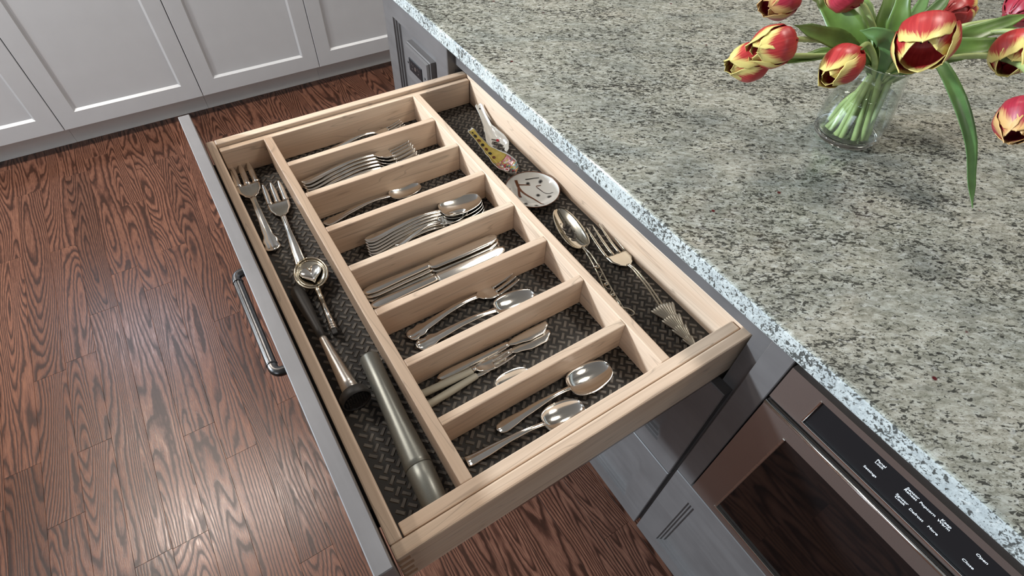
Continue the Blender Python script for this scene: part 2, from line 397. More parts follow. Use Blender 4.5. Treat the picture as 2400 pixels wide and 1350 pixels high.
# oak strips
ROW = 0.0835; Y0 = -0.6874
known = {-6: [-.067, -.40], -5: [], -3: [.032, -.58], -4: [.3235], -7: [.114], 0: [.07], -1: [-.33, .52], -2: [-.75, .16]}
rng = random.Random(3)
PX0, PX1 = -1.66, 2.1
for r in range(-18, 21):
    ya, yb = Y0 + r*ROW, Y0 + (r+1)*ROW
    xs = sorted(known.get(r, []))
    if not xs: xs = [rng.uniform(-0.6, 0.3)]
    x = xs[0]
    while x > PX0+0.25: x -= rng.uniform(0.45, 1.05); xs.append(x)
    x = max(xs)
    while x < PX1-0.3: x += rng.uniform(0.45, 1.05); xs.append(x)
    xs = [PX0] + sorted(v for v in xs if PX0+.1 < v < PX1-.1) + [PX1]
    for a, b in zip(xs, xs[1:]):
        if a > -0.36 and ya > 0.05 and a > -0.2: continue
        g = 0.0001
        box('floor_plank', (a+g, b-g, ya+g*.8, yb-g*.8, -0.012, 0.0), M['oak'], floor, 0.0005)
# recessed ceiling lamps, and added wide fill lamps over the island
def downlight(x, y, label, power, sz):
    t = thing('ceiling_lamp', label, 'ceiling lamp', (x, y, RZ), 0, 'recessed ceiling lamps')
    lathe('trim_ring', [(sz/2+.007, -0.001), (sz/2+.009, -0.006), (sz/2+.03, -0.006), (sz/2+.033, -0.001)], M['white_paint'], t, 28, caps=False)
    lathe('lens', [(sz/2+.005, -0.004), (sz/2+.005, -0.001)], M['lamp'], t, 28)
    d = bpy.data.lights.new('lamp_glow', 'AREA'); d.shape = 'DISK'; d.size = sz; d.energy = power; d.color = (1.0, 0.93, 0.84)
    d.spread = math.radians(130)
    o = bpy.data.objects.new('lamp_glow', d); o.location = (0, 0, -0.012); link(o, t)
# swivelling spot on the window wall, aimed at the island
def wall_spot(loc, aim, power):
    t = thing('wall_spotlight', 'white swivelling spotlight on the wall beside the window', 'spotlight', loc)
    dv = (Vector(aim)-Vector(loc)).normalized(); q = dv.to_track_quat('-Z', 'Y')
    can = lathe('lamp_head', [(0.160, 0.0), (0.165, 0.004), (0.168, 0.10), (0.10, 0.16), (0.001, 0.17)], M['white_paint'], t, 28, caps=False); can.rotation_mode = 'QUATERNION'; can.rotation_quaternion = q
    tube('bracket', [(0, 0, .05), (0, -.15, .05), (0, -.235, .05)], 0.015, M['white_paint'], t)
    d = bpy.data.lights.new('spot_glow', 'SPOT'); d.energy = power; d.color = (0.76, 0.89, 1.0); d.spot_size = math.radians(50); d.spot_blend = 0.7; d.shadow_soft_size = 0.13
    o = bpy.data.objects.new('spot_glow', d); o.rotation_mode = 'QUATERNION'; o.rotation_quaternion = q; o.location = dv*0.02; link(o, t)
wall_spot((-1.08, -3.25, 2.02), (0.85, -0.05, 0.85), 950)
lamps = [(-1.85, -1.80, 13, .11, 'white recessed ceiling lamp nearest the far wall, above the aisle'), (-1.02, -1.74, 26, .11, 'white recessed ceiling lamp in the aisle row, farther from the island'),
         (-0.90, -1.10, 15, .11, 'white recessed ceiling lamp in the aisle row, nearer the island'),
         (-0.90, 0.80, 10, .45, 'added wide fill lamp, unseen, above the far end of the island'), (0.55, 0.95, 9, .45, 'added wide fill lamp, unseen, above the tulips'), (2.0, 0.90, 3.5, .45, 'added wide fill lamp, unseen, above the microwave end')]  # the wide lamps are added for soft light over the island
for x, y, pw, sz, lb in lamps: downlight(x, y, lb, pw, sz)
# ------------------------------------------------------------------ framed fronts (rails, stiles, stepped moulding, recessed panel)
def framed(name, w, h, t, prof, mat, parent, mtx, panel_name='panel'):
    """front in local XZ, front face at local y=0 facing -y, prof = [(inset, depth)...]; child recessed panel"""
    vs, fs = [], []
    loops = [(0.0, t), (0.0, 0.0015), (0.0015, 0.0)] + prof
    for ins, d in loops:
        for (x, z) in ((ins, ins), (w-ins, ins), (w-ins, h-ins), (ins, h-ins)): vs.append((x, d, z))
    n = len(loops)
    for i in range(n-1):
        for k in range(4):
            k2 = (k+1) % 4; fs.append((i*4+k, i*4+k2, (i+1)*4+k2, (i+1)*4+k))
    vs2 = len(vs); ins = prof[-1][0]
    for (x, z) in ((ins, ins), (w-ins, ins), (w-ins, h-ins), (ins, h-ins)): vs.append((x, t, z))
    i = n-1
    for k in range(4):
        k2 = (k+1) % 4; fs.append((i*4+k, i*4+k2, vs2+k2, vs2+k)); fs.append((vs2+k, vs2+k2, k2, k))
    o = pobj(name, vs, fs, mat, parent); o.matrix_local = mtx
    d = prof[-1][1]
    p = box(panel_name, (ins-.003, w-ins+.003, d, t-.002, ins-.003, h-ins+.003), mat, o)
    return o
SHAKER = [(0.058, 0.0), (0.066, 0.009)]
MOULD = lambda r: [(r-.014, 0.0), (r-.0125, 0.0045), (r-.0085, 0.0045), (r-.007, 0.009), (r-.002, 0.009), (r, 0.014)]
# ------------------------------------------------------------------ white cabinets across the aisle
XW = -1.548
edges = [-1.577, -1.0365, -0.4925, 0.047, 0.588]
wl = ['white shaker cabinet cut off by the left edge of the photo', 'white shaker cabinet, second from the left edge, above the dark front of the floor',
      'white shaker cabinet in the middle of the row behind the drawer', 'white shaker cabinet beside the grey island end, partly hidden by it']
for i in range(4):
    ya, yb = edges[i], edges[i+1]
    t = thing('white_cabinet', wl[i], 'cabinet', (XW, (ya+yb)/2, 0), 0, 'white cabinets across the aisle')
    hw = (yb-ya)/2
    box('body', (-0.60, -0.021, -hw+.0004, hw-.0004, 0.095, 0.90), M['white_paint'], t)
    box('toe_kick', (-0.60, -0.070, -hw+.0004, hw-.0004, 0.0, 0.095), M['toe_paint'], t)
    mtx = Matrix(((0, -1, 0, 0), (1, 0, 0, -hw+.0015), (0, 0, 1, 0.0985), (0, 0, 0, 1)))
    framed('door', 2*hw-.003, 0.78, 0.02, [(0.066, 0.0), (0.074, 0.010)], M['white_paint'], t, mtx)
# ------------------------------------------------------------------ island
FY = -0.020       # plane of the proud fronts
CT, CB = 0.914, 0.8805
ct = box('granite_countertop', (-0.41, 2.35, -0.035, 1.50, CB, CT), M['granite'], None, 0.005, 3)
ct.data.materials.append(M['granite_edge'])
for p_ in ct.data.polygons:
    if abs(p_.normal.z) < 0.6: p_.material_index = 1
tag(ct, 'speckled grey-beige granite slab on top of the island', 'countertop')
def front(name, x0, x1, z0, z1, parent, rail, oy=FY, pn='panel'):
    return framed(name, x1-x0, z1-z0, 0.0195, MOULD(rail+.012), M['grey'], parent, Matrix.Translation((x0, oy, z0)), pn)
# end unit with the outlet
e = thing('end_cabinet', 'grey end cabinet of the island with recessed panel and outlet', 'cabinet')
box('body', (-0.383, -0.0635, 0.0, 0.62, 0.0, CB-.001), M['grey'], e)
front('face_panel', -0.383, -0.0235, 0.03, 0.8785, e, 0.060)
# drawer cabinet carcass
d = thing('drawer_cabinet', 'grey island cabinet holding the open cutlery drawer', 'cabinet')
box('stile', (-0.0625, -0.024, 0.0, 0.02, 0.03, CB-.001), M['grey'], d)
box('stile', (0.8625, 0.9055, 0.0, 0.02, 0.03, CB-.001), M['grey'], d)
box('top_rail', (-0.024, 0.8625, 0.0, 0.02, 0.826, CB-.001), M['grey'], d)
box('middle_rail', (-0.024, 0.8625, 0.0, 0.02, 0.672, 0.694), M['grey'], d)
box('side_panel', (-0.0625, -0.044, 0.021, 0.62, 0.03, CB-.001), M['cab_inside'], d)
box('side_panel', (0.887, 0.9055, 0.021, 0.62, 0.03, CB-.001), M['cab_inside'], d)
box('back_panel', (-0.044, 0.887, 0.60, 0.62, 0.03, CB-.001), M['cab_inside'], d)
box('bottom_panel', (-0.044, 0.887, 0.021, 0.60, 0.03, 0.05), M['cab_inside'], d)
box('plinth', (-0.0625, 0.9055, 0.03, 0.62, 0.0, 0.03), M['dark'], d)
front('drawer_front', -0.032, 0.8845, 0.365, 0.700, d, 0.058)
front('drawer_front', -0.032, 0.8845, 0.028, 0.3605, d, 0.058)
box('drawer_slide', (0.8585, 0.8625, 0.022, 0.50, 0.705, 0.740), M['brushed'], d)
# microwave unit
mc = thing('microwave_cabinet', 'grey island cabinet built round the drawer microwave', 'cabinet')
box('filler_strip', (0.8935, 0.9315, FY, -0.0005, 0.4085, 0.8785), M['grey'], mc, 0.0012)
box('back_panel', (0.907, 1.62, 0.60, 0.62, 0.03, CB-.001), M['cab_inside'], mc)
box('side_panel', (1.60, 1.62, 0.0, 0.60, 0.03, CB-.001), M['cab_inside'], mc)
box('shelf', (0.907, 1.60, 0.0, 0.60, 0.378, 0.398), M['cab_inside'], mc)
box('plinth', (0.907, 1.62, 0.03, 0.60, 0.0, 0.03), M['dark'], mc)
box('top_rail', (0.907, 1.60, 0.0, 0.02, 0.8645, CB-.001), M['grey'], mc)
front('door', 0.8935, 1.61, 0.028, 0.4045, mc, 0.056)
box('filler_strip', (1.5385, 1.61, FY, -0.0005, 0.4085, 0.8785), M['grey'], mc, 0.0012)
# ------------------------------------------------------------------ power outlet
t = thing('power_outlet', 'grey wall plate with black double socket on the island end', 'outlet', (-0.181, FY+.0138, 0.743))
pv = [(-.0665, 0, -.047), (.0665, 0, -.047), (.0665, 0, .047), (-.0665, 0, .047)]
def platebm():
    bm = bmesh.new(); rings = []
    for ins, y in ((0, 0), (0, -.014), (.003, -.016), (.003, -.018), (.006, -.023)):
        rings.append([bm.verts.new((x-math.copysign(ins, x), y, z-math.copysign(ins, z))) for x, _, z in pv])
    for a, b in zip(rings, rings[1:]):
        for k in range(4): bm.faces.new((a[k], a[(k+1) % 4], b[(k+1) % 4], b[k]))
    bm.faces.new(rings[-1]); bm.faces.new(rings[0][::-1]); return bm
bobj('cover_plate', platebm(), M['grey'], t)
rc = box('socket', (-0.041, 0.031, -0.0250, -0.0230, -0.0165, 0.0175), M['panelglass'], t, 0.0005)
for cx in (-0.022, 0.012):
    for dx, dz, w, h in ((-.005, .005, .0009, .005), (.004, .005, .0009, .004), (-.001, -.006, .0022, .0022)):
        box('slot', (cx+dx-w, cx+dx+w, -0.0254, -0.0249, dz-h/2, dz+h/2), M['steel'], rc)
box('button', (-0.009, -0.001, -0.0256, -0.0249, -0.004, 0.005), M['steel'], rc)
for x in (-0.051, 0.046):
    s = lathe('screw', [(0.0032, 0), (0.0032, 0.001), (0.002, 0.0014)], M['rubber'], t, 12); s.rotation_euler = (PI/2, 0, 0); s.location = (x, -0.0228, 0.0)
# ------------------------------------------------------------------ microwave
mw = thing('microwave', 'bronzed steel drawer microwave with black glass window and touch panel', 'microwave', (0.934, -0.022, 0.41))
def mb(name, b, mat, parent=mw, bev=0.0012): return box(name, (b[0]-.934, b[1]-.934, b[2]+.022, b[3]+.022, b[4]-.41, b[5]-.41), mat, parent, bev)
mb('body', (0.940, 1.530, 0.003, 0.55, 0.412, 0.855), M['dark'])
X0, X1 = 0.9345, 1.5355
def frame4(name, x0, x1, z0, z1, ix0, ix1, iz0, iz1, y0, y1, mat):
    bm = bmesh.new()
    for q in ((x0, ix0, z0, z1), (ix1, x1, z0, z1), (ix0, ix1, z0, iz0), (ix0, ix1, iz1, z1)):
        g = box_bm(q[0]-.934, q[1]-.934, y0+.022, y1+.022, q[2]-.41, q[3]-.41); me = bpy.data.meshes.new('t'); g.to_mesh(me); g.free(); bm.from_mesh(me); bpy.data.meshes.remove(me)
    bmesh.ops.remove_doubles(bm, verts=bm.verts, dist=1e-6)
    return bobj(name, bm, mat, mw)
cp = frame4('control_fascia', X0, X1, 0.782, 0.8575, 0.986, 1.484, 0.790, 0.846, -0.022, 0.002, M['steel'])
cg = mb('touch_panel', (0.9865, 1.4835, -0.0195, 0.002, 0.7905, 0.8455), M['panelglass'], bev=0.0004)
for q in ((0.984, 1.486, 0.788, 0.7912), (0.984, 0.9868, 0.7912, 0.847)):
    mb('bezel', (q[0], q[1], -0.0232, -0.0195, q[2], q[3]), M['chrome'], bev=0.0005)
dr = frame4('door', X0, X1, 0.4125, 0.769, 0.987, 1.483, 0.4365, 0.7335, -0.022, 0.002, M['steel'])
mb('window', (0.9875, 1.4825, -0.0190, 0.002, 0.437, 0.733), M['blackglass'], bev=0.0004)
mb('window_bezel', (0.984, 1.486, -0.0245, -0.0185, 0.4335, 0.4385), M['chrome'], bev=0.0008)
mb('window_bezel', (0.984, 0.9885, -0.0236, -0.0185, 0.4385, 0.7345), M['brushed'], bev=0.0008)
lp = tube('door_lip', [(X0-.934, -0.001, 0.7695-.41), (X1-.934, -0.001, 0.7695-.41)], 0.0035, M['chrome'], mw, 10)
mb('gap_strip', (X0, X1, -0.014, 0.002, 0.7705, 0.7815), M['dark'], bev=0)
def text(s, x, z, size=0.0056):
    cu = bpy.data.curves.new('lettering', 'FONT'); cu.body = s; cu.size = size; cu.align_x = 'CENTER'; cu.align_y = 'CENTER'; cu.space_line = 0.85
    cu.extrude = 0.0001; cu.offset = 0.00004
    o = bpy.data.objects.new('lettering', cu)
    C.objects.link(o); dg = bpy.context.evaluated_depsgraph_get(); me = bpy.data.meshes.new_from_object(o.evaluated_get(dg))
    bpy.data.objects.remove(o); me.name = 'lettering'; me.materials.clear()
    r = mobj('lettering', me, M['print'], cg)
    r.rotation_euler = (PI/2, 0, 0); r.location = (x-.934, -0.0197+.022, z-.41); return r
for s, x, z in (('Panel\nLock', 1.076, 0.8320), ('Settings', 1.076, 0.8095), ('Sensor\nReheat', 1.117, 0.8315), ('Sensor\nCook', 1.117, 0.8105),
                ('Popcorn', 1.137, 0.8308), ('Defrost', 1.137, 0.8095), ('Keep\nWarm', 1.157, 0.8318), ('More', 1.1575, 0.8095), ('Open', 1.199, 0.8318), ('Close', 1.199, 0.8095)):
    text(s, x, z)
# ------------------------------------------------------------------ the open drawer
dw = thing('drawer', 'pulled-out maple drawer with grey front and dark bar handle', 'drawer', (0.42, -0.27, 0.712))
OX, OY, OZ = 0.42, -0.27, 0.712
def db(name, b, mat, parent=dw, bev=0.0025, seg=2): return box(name, (b[0]-OX, b[1]-OX, b[2]-OY, b[3]-OY, b[4]-OZ, b[5]-OZ), mat, parent, bev, seg)
ZT = 0.8085
db('box_side', (-0.0175, 0.0, -0.5405, 0.0165, 0.712, ZT), M['maple_y'])
ns = db('box_side', (0.8400, 0.8575, -0.5565, 0.034, 0.712, ZT), M['maple_y'])
db('box_front', (-0.0175, 0.8398, -0.5565, -0.5406, 0.712, ZT), M['maple_x'])
db('box_back', (-0.0175, 0.8398, 0.0166, 0.034, 0.712, ZT), M['maple_x'])
db('box_bottom', (0.0, 0.84, -0.5405, 0.0165, 0.726, 0.734), M['maple_y'], bev=0)
for k in range(4):
    z = 0.788 - k*0.021
    db('dovetail_pin', (0.8574, 0.8578, -0.5562, -0.5412+.002*(k % 2), z, z+0.0105), M['end_grain'], ns, 0)
db('drawer_face', (-0.036, 0.876, -0.580, -0.560, 0.703, 0.862), M['grey_sheen'], bev=0.0012, seg=1)  # face colour lightened to imitate the reflection on its top
db('front_spacer', (0.05, 0.79, -0.5601, -0.5564, 0.73, 0.80), M['dark'], bev=0)
db('drawer_runner', (0.8450, 0.8565, -0.40, 0.034, 0.703, 0.7118), M['brushed'], bev=0)
hd = bpy.data.objects.new('handle', None); link(hd, dw); hd.location = (0.4290-OX, -0.580-OY, 0.775-OZ); hd.empty_display_size = .02
# fluted bar with two elbows
def fluted():
    vs, fs = [], []; n = 40; xs = [-0.092, 0.092]
    for x in xs:
        for k in range(n):
            a = 2*PI*k/n; r = 0.0067 + 0.0006*math.cos(a*10); vs.append((x, -0.0188+r*math.cos(a), r*math.sin(a)))
    for k in range(n): fs.append((k, (k+1) % n, n+(k+1) % n, n+k))
    return vs, fs
pobj('bar', *fluted(), M['handle'], hd, True)
for s in (-1, 1):
    pts = [(s*0.090, -0.0188, 0), (s*0.097, -0.0188, 0), (s*0.1030, -0.0168, 0), (s*0.1070, -0.0120, 0), (s*0.1080, -0.006, 0), (s*0.1080, 0.0002, 0)]
    tube('elbow', catmull(pts, 14), 0.0074, M['handle'], hd, 16)
    c = lathe('collar', [(0.0072, -0.0015), (0.0081, -0.001), (0.0081, 0.001), (0.0072, 0.0015)], M['handle'], hd, 20, 'X'); c.location = (s*0.090, -0.0188, 0)
# ------------------------------------------------------------------ liner mat with raised ribs
LZ = 0.741
ln = thing('drawer_liner', 'dark brown rubber liner mat with raised woven ribs under the cutlery', 'liner', (0.42, -0.262, 0.7345))
box('mat', (-0.4195, 0.4195, -0.278, 0.278, 0.0, LZ-.0008-.7345), M['liner'], ln)
def ribs():
    vs, fs = [], []; c = 0.0122; q = math.sqrt(.5)
    hl, hw_, h = 0.0066, 0.0026, 0.0013; n = 42
    for i in range(-n, n):
        for j in range(-n, n):
            a, b = i*c, j*c; x, y = (a-b)*q, (a+b)*q
            if abs(x) > 0.414 or abs(y) > 0.273: continue
            dx, dy = (q, q) if (i+j) % 2 else (-q, q); k = len(vs); z0 = LZ-.0008-.7345
            for z, s in ((z0, 1.0), (z0+h, 0.72)):
                for sx, sy in ((-1, -1), (1, -1), (1, 1), (-1, 1)):
                    l, w = sx*hl*(s*.5+.5), sy*hw_*s; vs.append((x+dx*l-dy*w, y+dy*l+dx*w, z))
            fs.append((k+4, k+5, k+6, k+7))
            for m in range(4): m2 = (m+1) % 4; fs.append((k+m, k+m2, k+4+m2, k+4+m))
    return vs, fs
rb = pobj('rib', *ribs(), M['liner_rib'], ln); rb['kind'] = 'stuff'
# ------------------------------------------------------------------ divider tray
OT = 0.8015
tr = thing('cutlery_tray', 'maple cutlery tray with two long and seven cross dividers', 'tray', (0.42, -0.262, LZ))
def tb(name, b, mat, bev=0.0016): return box(name, (b[0]-.42, b[1]-.42, b[2]+.262, b[3]+.262, b[4]-LZ, b[5]-LZ), mat, tr, bev, 2)
ZB = LZ+.0006
tb('side_rail', (0.0005, 0.0145, -0.5385, 0.0145, ZB, OT-.001), M['maple_y'])
tb('side_rail', (0.8205, 0.8375, -0.5385, 0.0145, ZB, OT+.001), M['maple_y'])
tb('long_divider', (0.0146, 0.8204, -0.4560, -0.4395, ZB, OT), M['maple_x'])
tb('long_divider', (0.0146, 0.8204, -0.1290, -0.1125, ZB, OT), M['maple_x'])
for k in range(7):
    x = 0.1090 + 0.1032*k
    tb('cross_divider', (x, x+0.0135, -0.4394, -0.1291, ZB, OT-.0005), M['maple_y'])
# ------------------------------------------------------------------ cutlery makers (local +x from handle tip to business end, z=0 is what it lies on)
def hspine(s, zr, lift=0.007): return 0.0022*(1-s) + zr*s + lift*math.sin(PI*min(1, s)**1.5) + 0.0035*max(0.0, 1-s/0.09)**2
HW = {'plain': [(0, .14), (.012, .52), (.04, .84), (.10, 1.0), (.40, .64), (.8, .34), (1, .38)],
      'scroll': [(0, .25), (.02, .7), (.07, 1.0), (.13, .82), (.18, .95), (.26, .6), (.6, .42), (.85, .33), (1, .4)],
      'square': [(0, .92), (.01, 1.0), (.2, .85), (.6, .5), (.85, .36), (1, .42)]}
def make_handle(L, hw, zr, style, mat, parent, groove=True, lift=0.007, th=0.002, n=34):
    tab = HW[style]
    def P(t, u):
        w = hw*lerp_tab(tab, t); z = hspine(t, zr, lift)
        z += 0.0012*(1-u*u)
        if groove and 0.25 < abs(u) < 0.75: z -= 0.0006
        if style == 'scroll' and t < .14: z += 0.0006*math.cos(u*9)
        return (t*L, u*w, z)
    return shell('handle', P, n, 8, th, mat, parent)
def make_spoon(name, L, bl, bw, hw, style='plain', mat=None, depth=0.0085, lift=0.007):
    mat = mat or M['silver']; t = thing(name, '', 'spoon'); zr = 0.0095
    HL = L-bl*0.97
    make_handle(HL, hw, zr+.0005, style, mat, t, lift=lift)
    def P(tt, u):
        a = tt*PI; x = L - bl/2 - math.cos(a)*bl/2
        w = bw/2*(math.sin(a)**0.72 if 0 < a < PI else 0)*(1+0.10*math.cos(a)) + 0.0012
        s = math.cos(a)
        z = zr - depth*max(0, (1-u*u))*max(0.0, math.sin(a))**0.9 + 0.0015*(s > 0)*s
        return (x, u*w, z)
    shell('bowl', P, 22, 12, 0.0011, mat, t)
    return t
def make_fork(name, L, hl, fw, hw, style='plain', ntine=4, mat=None, tl=0.52, point=0.35, lift=0.007, gap=0.42, dip=0.006):
    mat = mat or M['silver']; t = thing(name, '', 'fork'); zr = 0.0105
    HL = L-hl; make_handle(HL*1.01, hw, zr, style, mat, t, lift=lift)
    def zc(s): return zr - dip*math.sin(PI*min(1, s*1.0)**0.8) + 0.0035*s*s
    ts = 1-tl
    def P(tt, u):
        s = tt*ts; w = fw/2*lerp_tab([(0, .2), (.25, .62), (.6, .95), (1, 1)], tt)
        return (HL+s*hl, u*w, zc(s) - 0.0008*(1-u*u))
    h = shell('head', P, 10, 8, 0.0014, mat, t)
    pitch = fw/ntine
    for k in range(ntine):
        yc = -fw/2 + pitch*(k+.5); full = pitch*(1-gap)
        if k == 0: yc -= (pitch-full)/2
        if k == ntine-1: yc += (pitch-full)/2
        if ntine > 2 and 0 < k < ntine-1: yc = -fw/2+full/2 + (fw-full)*k/(ntine-1)
        def Q(tt, u, yc=yc, full=full):
            s = ts-0.01 + tt*(tl+.01); w = full/2*(1-(1-point)*max(0, (tt-.55)/.45)**1.4)
            if tt < .08: w = full/2*(1.15)
            return (HL+s*hl, yc*(1-0.04*tt)+u*w, zc(s)-0.0003)
        shell('tine', Q, 12, 2, 0.0014, mat, h)
    return t
def make_knife(name, L, bl, bw, hw, mat=None, pointy=False, style='plain'):
    mat = mat or M['silver']; t = thing(name, '', 'knife'); HL = L-bl
    def P(tt, u):
        w = hw*lerp_tab([(0, .25), (.02, .62), (.06, .85), (.16, 1), (.7, .78), (.97, .70), (1, .6)], tt)
        return (tt*HL, u*w, 0.0048 + 0.0026*math.sqrt(max(0, 1-u*u))*(0.55+.45*min(1, tt*8)) )
    shell('handle', P, 24, 8, lambda tt, u: 0.0005+0.0048*math.sqrt(max(0, 1-u*u)), mat, t)
    def B(tt, u):
        if pointy: w0, w1 = -lerp_tab([(0, .25), (.18, .55), (.5, .9), (.8, .85), (1, .05)], tt), lerp_tab([(0, .25), (.25, .5), (.6, .62), (1, .62)], tt)
        else: w0, w1 = -lerp_tab([(0, .55), (.06, .9), (.5, 1), (.82, .95), (.94, .65), (1, .1)], tt), lerp_tab([(0, .55), (.06, .75), (.6, .75), (.9, .72), (1, .3)], tt)
        w0 *= bw/2; w1 *= bw/2; y = (w0+w1)/2 + u*(w1-w0)/2
        return (HL-.002 + tt*(bl+.002), y, 0.0045 + 0.0006*(1-u*u))
    shell('blade', B, 26, 6, 0.0011, mat, t)
    return t
def put(t, label, tip, end, z, group=None, tilt=0.0, roll=0.0, name=None):
    """tip, end: plan positions of handle tip and business end"""
    a = math.atan2(end[1]-tip[1], end[0]-tip[0]); t.location = (tip[0], tip[1], z)
    t.rotation_mode = 'XYZ'; t.rotation_euler = (roll, -tilt, a); t['label'] = label
    if group: t['group'] = group
    return t
LS = LZ+.0009
# S1 : salad forks mostly hidden behind the first divider
f0 = make_fork('salad_fork', 0.178, 0.066, 0.028, 0.0085, gap=0.34)
put(f0, 'silver salad fork, upper of two in the slot nearest the far drawer side', (0.052, -0.350), (0.044, -0.173), LS+.011, 'salad forks in the far slot')
for k, (dx, dy, dz, lb) in enumerate(((.009, -.006, .0055, 'lower'),)):
    c = copy_tree(f0); put(c, 'silver salad fork, %s of two in the slot nearest the far drawer side' % lb, (0.058+dx, -0.350+dy), (0.050+dx, -0.173+dy), LS+dz, 'salad forks in the far slot')
# S2 : stack of dinner forks
f1 = make_fork('dinner_fork', 0.236, 0.082, 0.034, 0.0094, gap=0.33, tl=0.56)
ords = ['topmost', 'second from the top', 'third from the top', 'fourth from the top', 'fifth from the top', 'lowest']
for k in range(6):
    c = f1 if k == 0 else copy_tree(f1)
    put(c, 'silver dinner fork, %s in the stack of six dinner forks' % ords[k], (0.1385+.0045*k, -0.4300+.0008*k), (0.1325+.0062*k, -0.1940-.0004*k), LS+.0225-.0045*k, 'stacked dinner forks')
# S3 : one teaspoon
s0 = make_spoon('teaspoon', 0.203, 0.066, 0.036, 0.0095)
put(s0, 'single silver teaspoon lying alone with its bowl towards the back', (0.2440, -0.4300), (0.2385, -0.2270), LS, None)
# S4 : stack of tablespoons and a small spoon
s1 = make_spoon('tablespoon', 0.232, 0.084, 0.050, 0.0098, depth=0.0105)
for k in range(6):
    c = s1 if k == 0 else copy_tree(s1)
    put(c, 'silver tablespoon, %s in the stack of six tablespoons' % ords[k], (0.3440+.0035*k, -0.3860-.0006*k), (0.3500+.0042*k, -0.1545-.0006*k), LS+.0200-.0040*k, 'stacked tablespoons')
s2 = make_spoon('small_spoon', 0.150, 0.060, 0.036, 0.008)
put(s2, 'small silver spoon lying beside the tablespoon stack against the divider', (0.3830, -0.3440), (0.3705, -0.1970), LS+.019, None, 0.0, -0.22)
# S5 : knives
k0 = make_knife('dinner_knife', 0.258, 0.136, 0.028, 0.0098)
kn = ['topmost in the knife stack beside the far divider', 'middle one in the knife stack beside the far divider', 'lowest in the knife stack beside the far divider']
for k in range(3):
    c = k0 if k == 0 else copy_tree(k0)
    put(c, 'silver dinner knife, %s' % kn[k], (0.4500+.0030*k, -0.4335+.001*k), (0.4480+.0036*k, -0.1740-.003*k), LS+.0148-.0074*k, 'dinner knives')
c = copy_tree(k0); put(c, 'silver dinner knife lying on top, nearer than the knife stack', (0.4765, -0.4330), (0.4745, -0.1760), LS+.0074, 'dinner knives')
c = copy_tree(k0); put(c, 'silver dinner knife underneath the nearer knife', (0.4830, -0.4320), (0.4850, -0.1780), LS, 'dinner knives')
# S6 : fork and spoon with scrolled tips
f2 = make_fork('scrolled_fork', 0.213, 0.080, 0.034, 0.0125, 'scroll', gap=0.33, tl=0.55)
put(f2, 'silver fork with scrolled shell tip lying beside the spoon', (0.5560, -0.4070), (0.5385, -0.1940), LS)
s3 = make_spoon('scrolled_spoon', 0.215, 0.074, 0.044, 0.0125, 'scroll', depth=0.009)
put(s3, 'silver spoon with scrolled shell tip half hidden by the divider', (0.5790, -0.4030), (0.5890, -0.1880), LS)
# S7 : spreaders, cream handled pieces, spoon
k1 = make_knife('butter_knife', 0.198, 0.075, 0.026, 0.0075, pointy=True)
put(k1, 'silver butter knife with pointed leaf blade, farther of the two', (0.6490, -0.4020), (0.6530, -0.2040), LS+.004)
c = copy_tree(k1); put(c, 'silver butter knife with pointed leaf blade, nearer of the two', (0.6560, -0.4060), (0.6660, -0.2240), LS)
t = make_fork('cream_handled_fork', 0.152, 0.066, 0.024, 0.006, 'plain', lift=.002)
for ch in list(t.children):
    if ch.name.startswith('handle'): bpy.data.objects.remove(ch)
lathe('handle', [(0.0045, 0.0), (0.0058, 0.002), (0.0058, 0.045), (0.0050, 0.080), (0.0044, 0.083)], M['cream'], t, 14, 'X').location = (0, 0, 0.0065)
lathe('ferrule', [(0.0038, 0.083), (0.0028, 0.090)], M['silver'], t, 12, 'X').location = (0, 0, 0.0085)
put(t, 'small fork with a round cream handle', (0.6600, -0.4340), (0.6680, -0.2820), LS+.002)
t = thing('cream_handled_knife', '', 'knife')
lathe('handle', [(0.0045, 0.0), (0.0058, 0.002), (0.0058, 0.045), (0.0050, 0.082), (0.0044, 0.085)], M['cream'], t, 14, 'X').location = (0, 0, 0.0060)
shell('blade', lambda tt, u: (0.083+tt*.058, u*0.0055*lerp_tab([(0, .5), (.2, .8), (.8, 1), (1, .2)], tt), 0.0055), 12, 4, 0.0012, M['silver'], t)
put(t, 'small knife with a round cream handle beside the cream fork', (0.6790, -0.4340), (0.6700, -0.2930), LS)
s4 = make_spoon('dessert_spoon', 0.150, 0.058, 0.036, 0.0075)
put(s4, 'silver spoon mostly hidden behind the last cross divider', (0.7100, -0.4280), (0.7120, -0.2790), LS)
# S8 : two spoons
s5 = make_spoon('serving_spoon', 0.200, 0.076, 0.046, 0.0092, depth=0.010)
put(s5, 'silver spoon with rounded handle in the near slot, farther of the two', (0.7625, -0.3690), (0.7660, -0.1690), LS)
s6 = make_spoon('serving_spoon', 0.184, 0.066, 0.040, 0.0080, 'square', depth=0.009)
put(s6, 'silver spoon with squared handle end in the near slot, nearer of the two', (0.7800, -0.4270), (0.7970, -0.2440), LS)
# ------------------------------------------------------------------ front compartment
f3 = make_fork('serving_fork', 0.266, 0.118, 0.044, 0.0140, 'scroll', 3, tl=0.58, point=0.14, gap=0.24, dip=0.0035)
put(f3, 'silver three-tined serving fork with scrolled handle by the drawer front', (0.2680, -0.5270), (0.0190, -0.5160), LS+.002, None, 0.018)
f4 = make_fork('serving_fork', 0.290, 0.106, 0.041, 0.0125, 'plain', 3, tl=0.54, point=0.14, gap=0.25, dip=0.0035)
put(f4, 'silver three-tined serving fork with plain handle under the heart spoon', (0.3780, -0.5020), (0.0900, -0.4790), LS+.001)
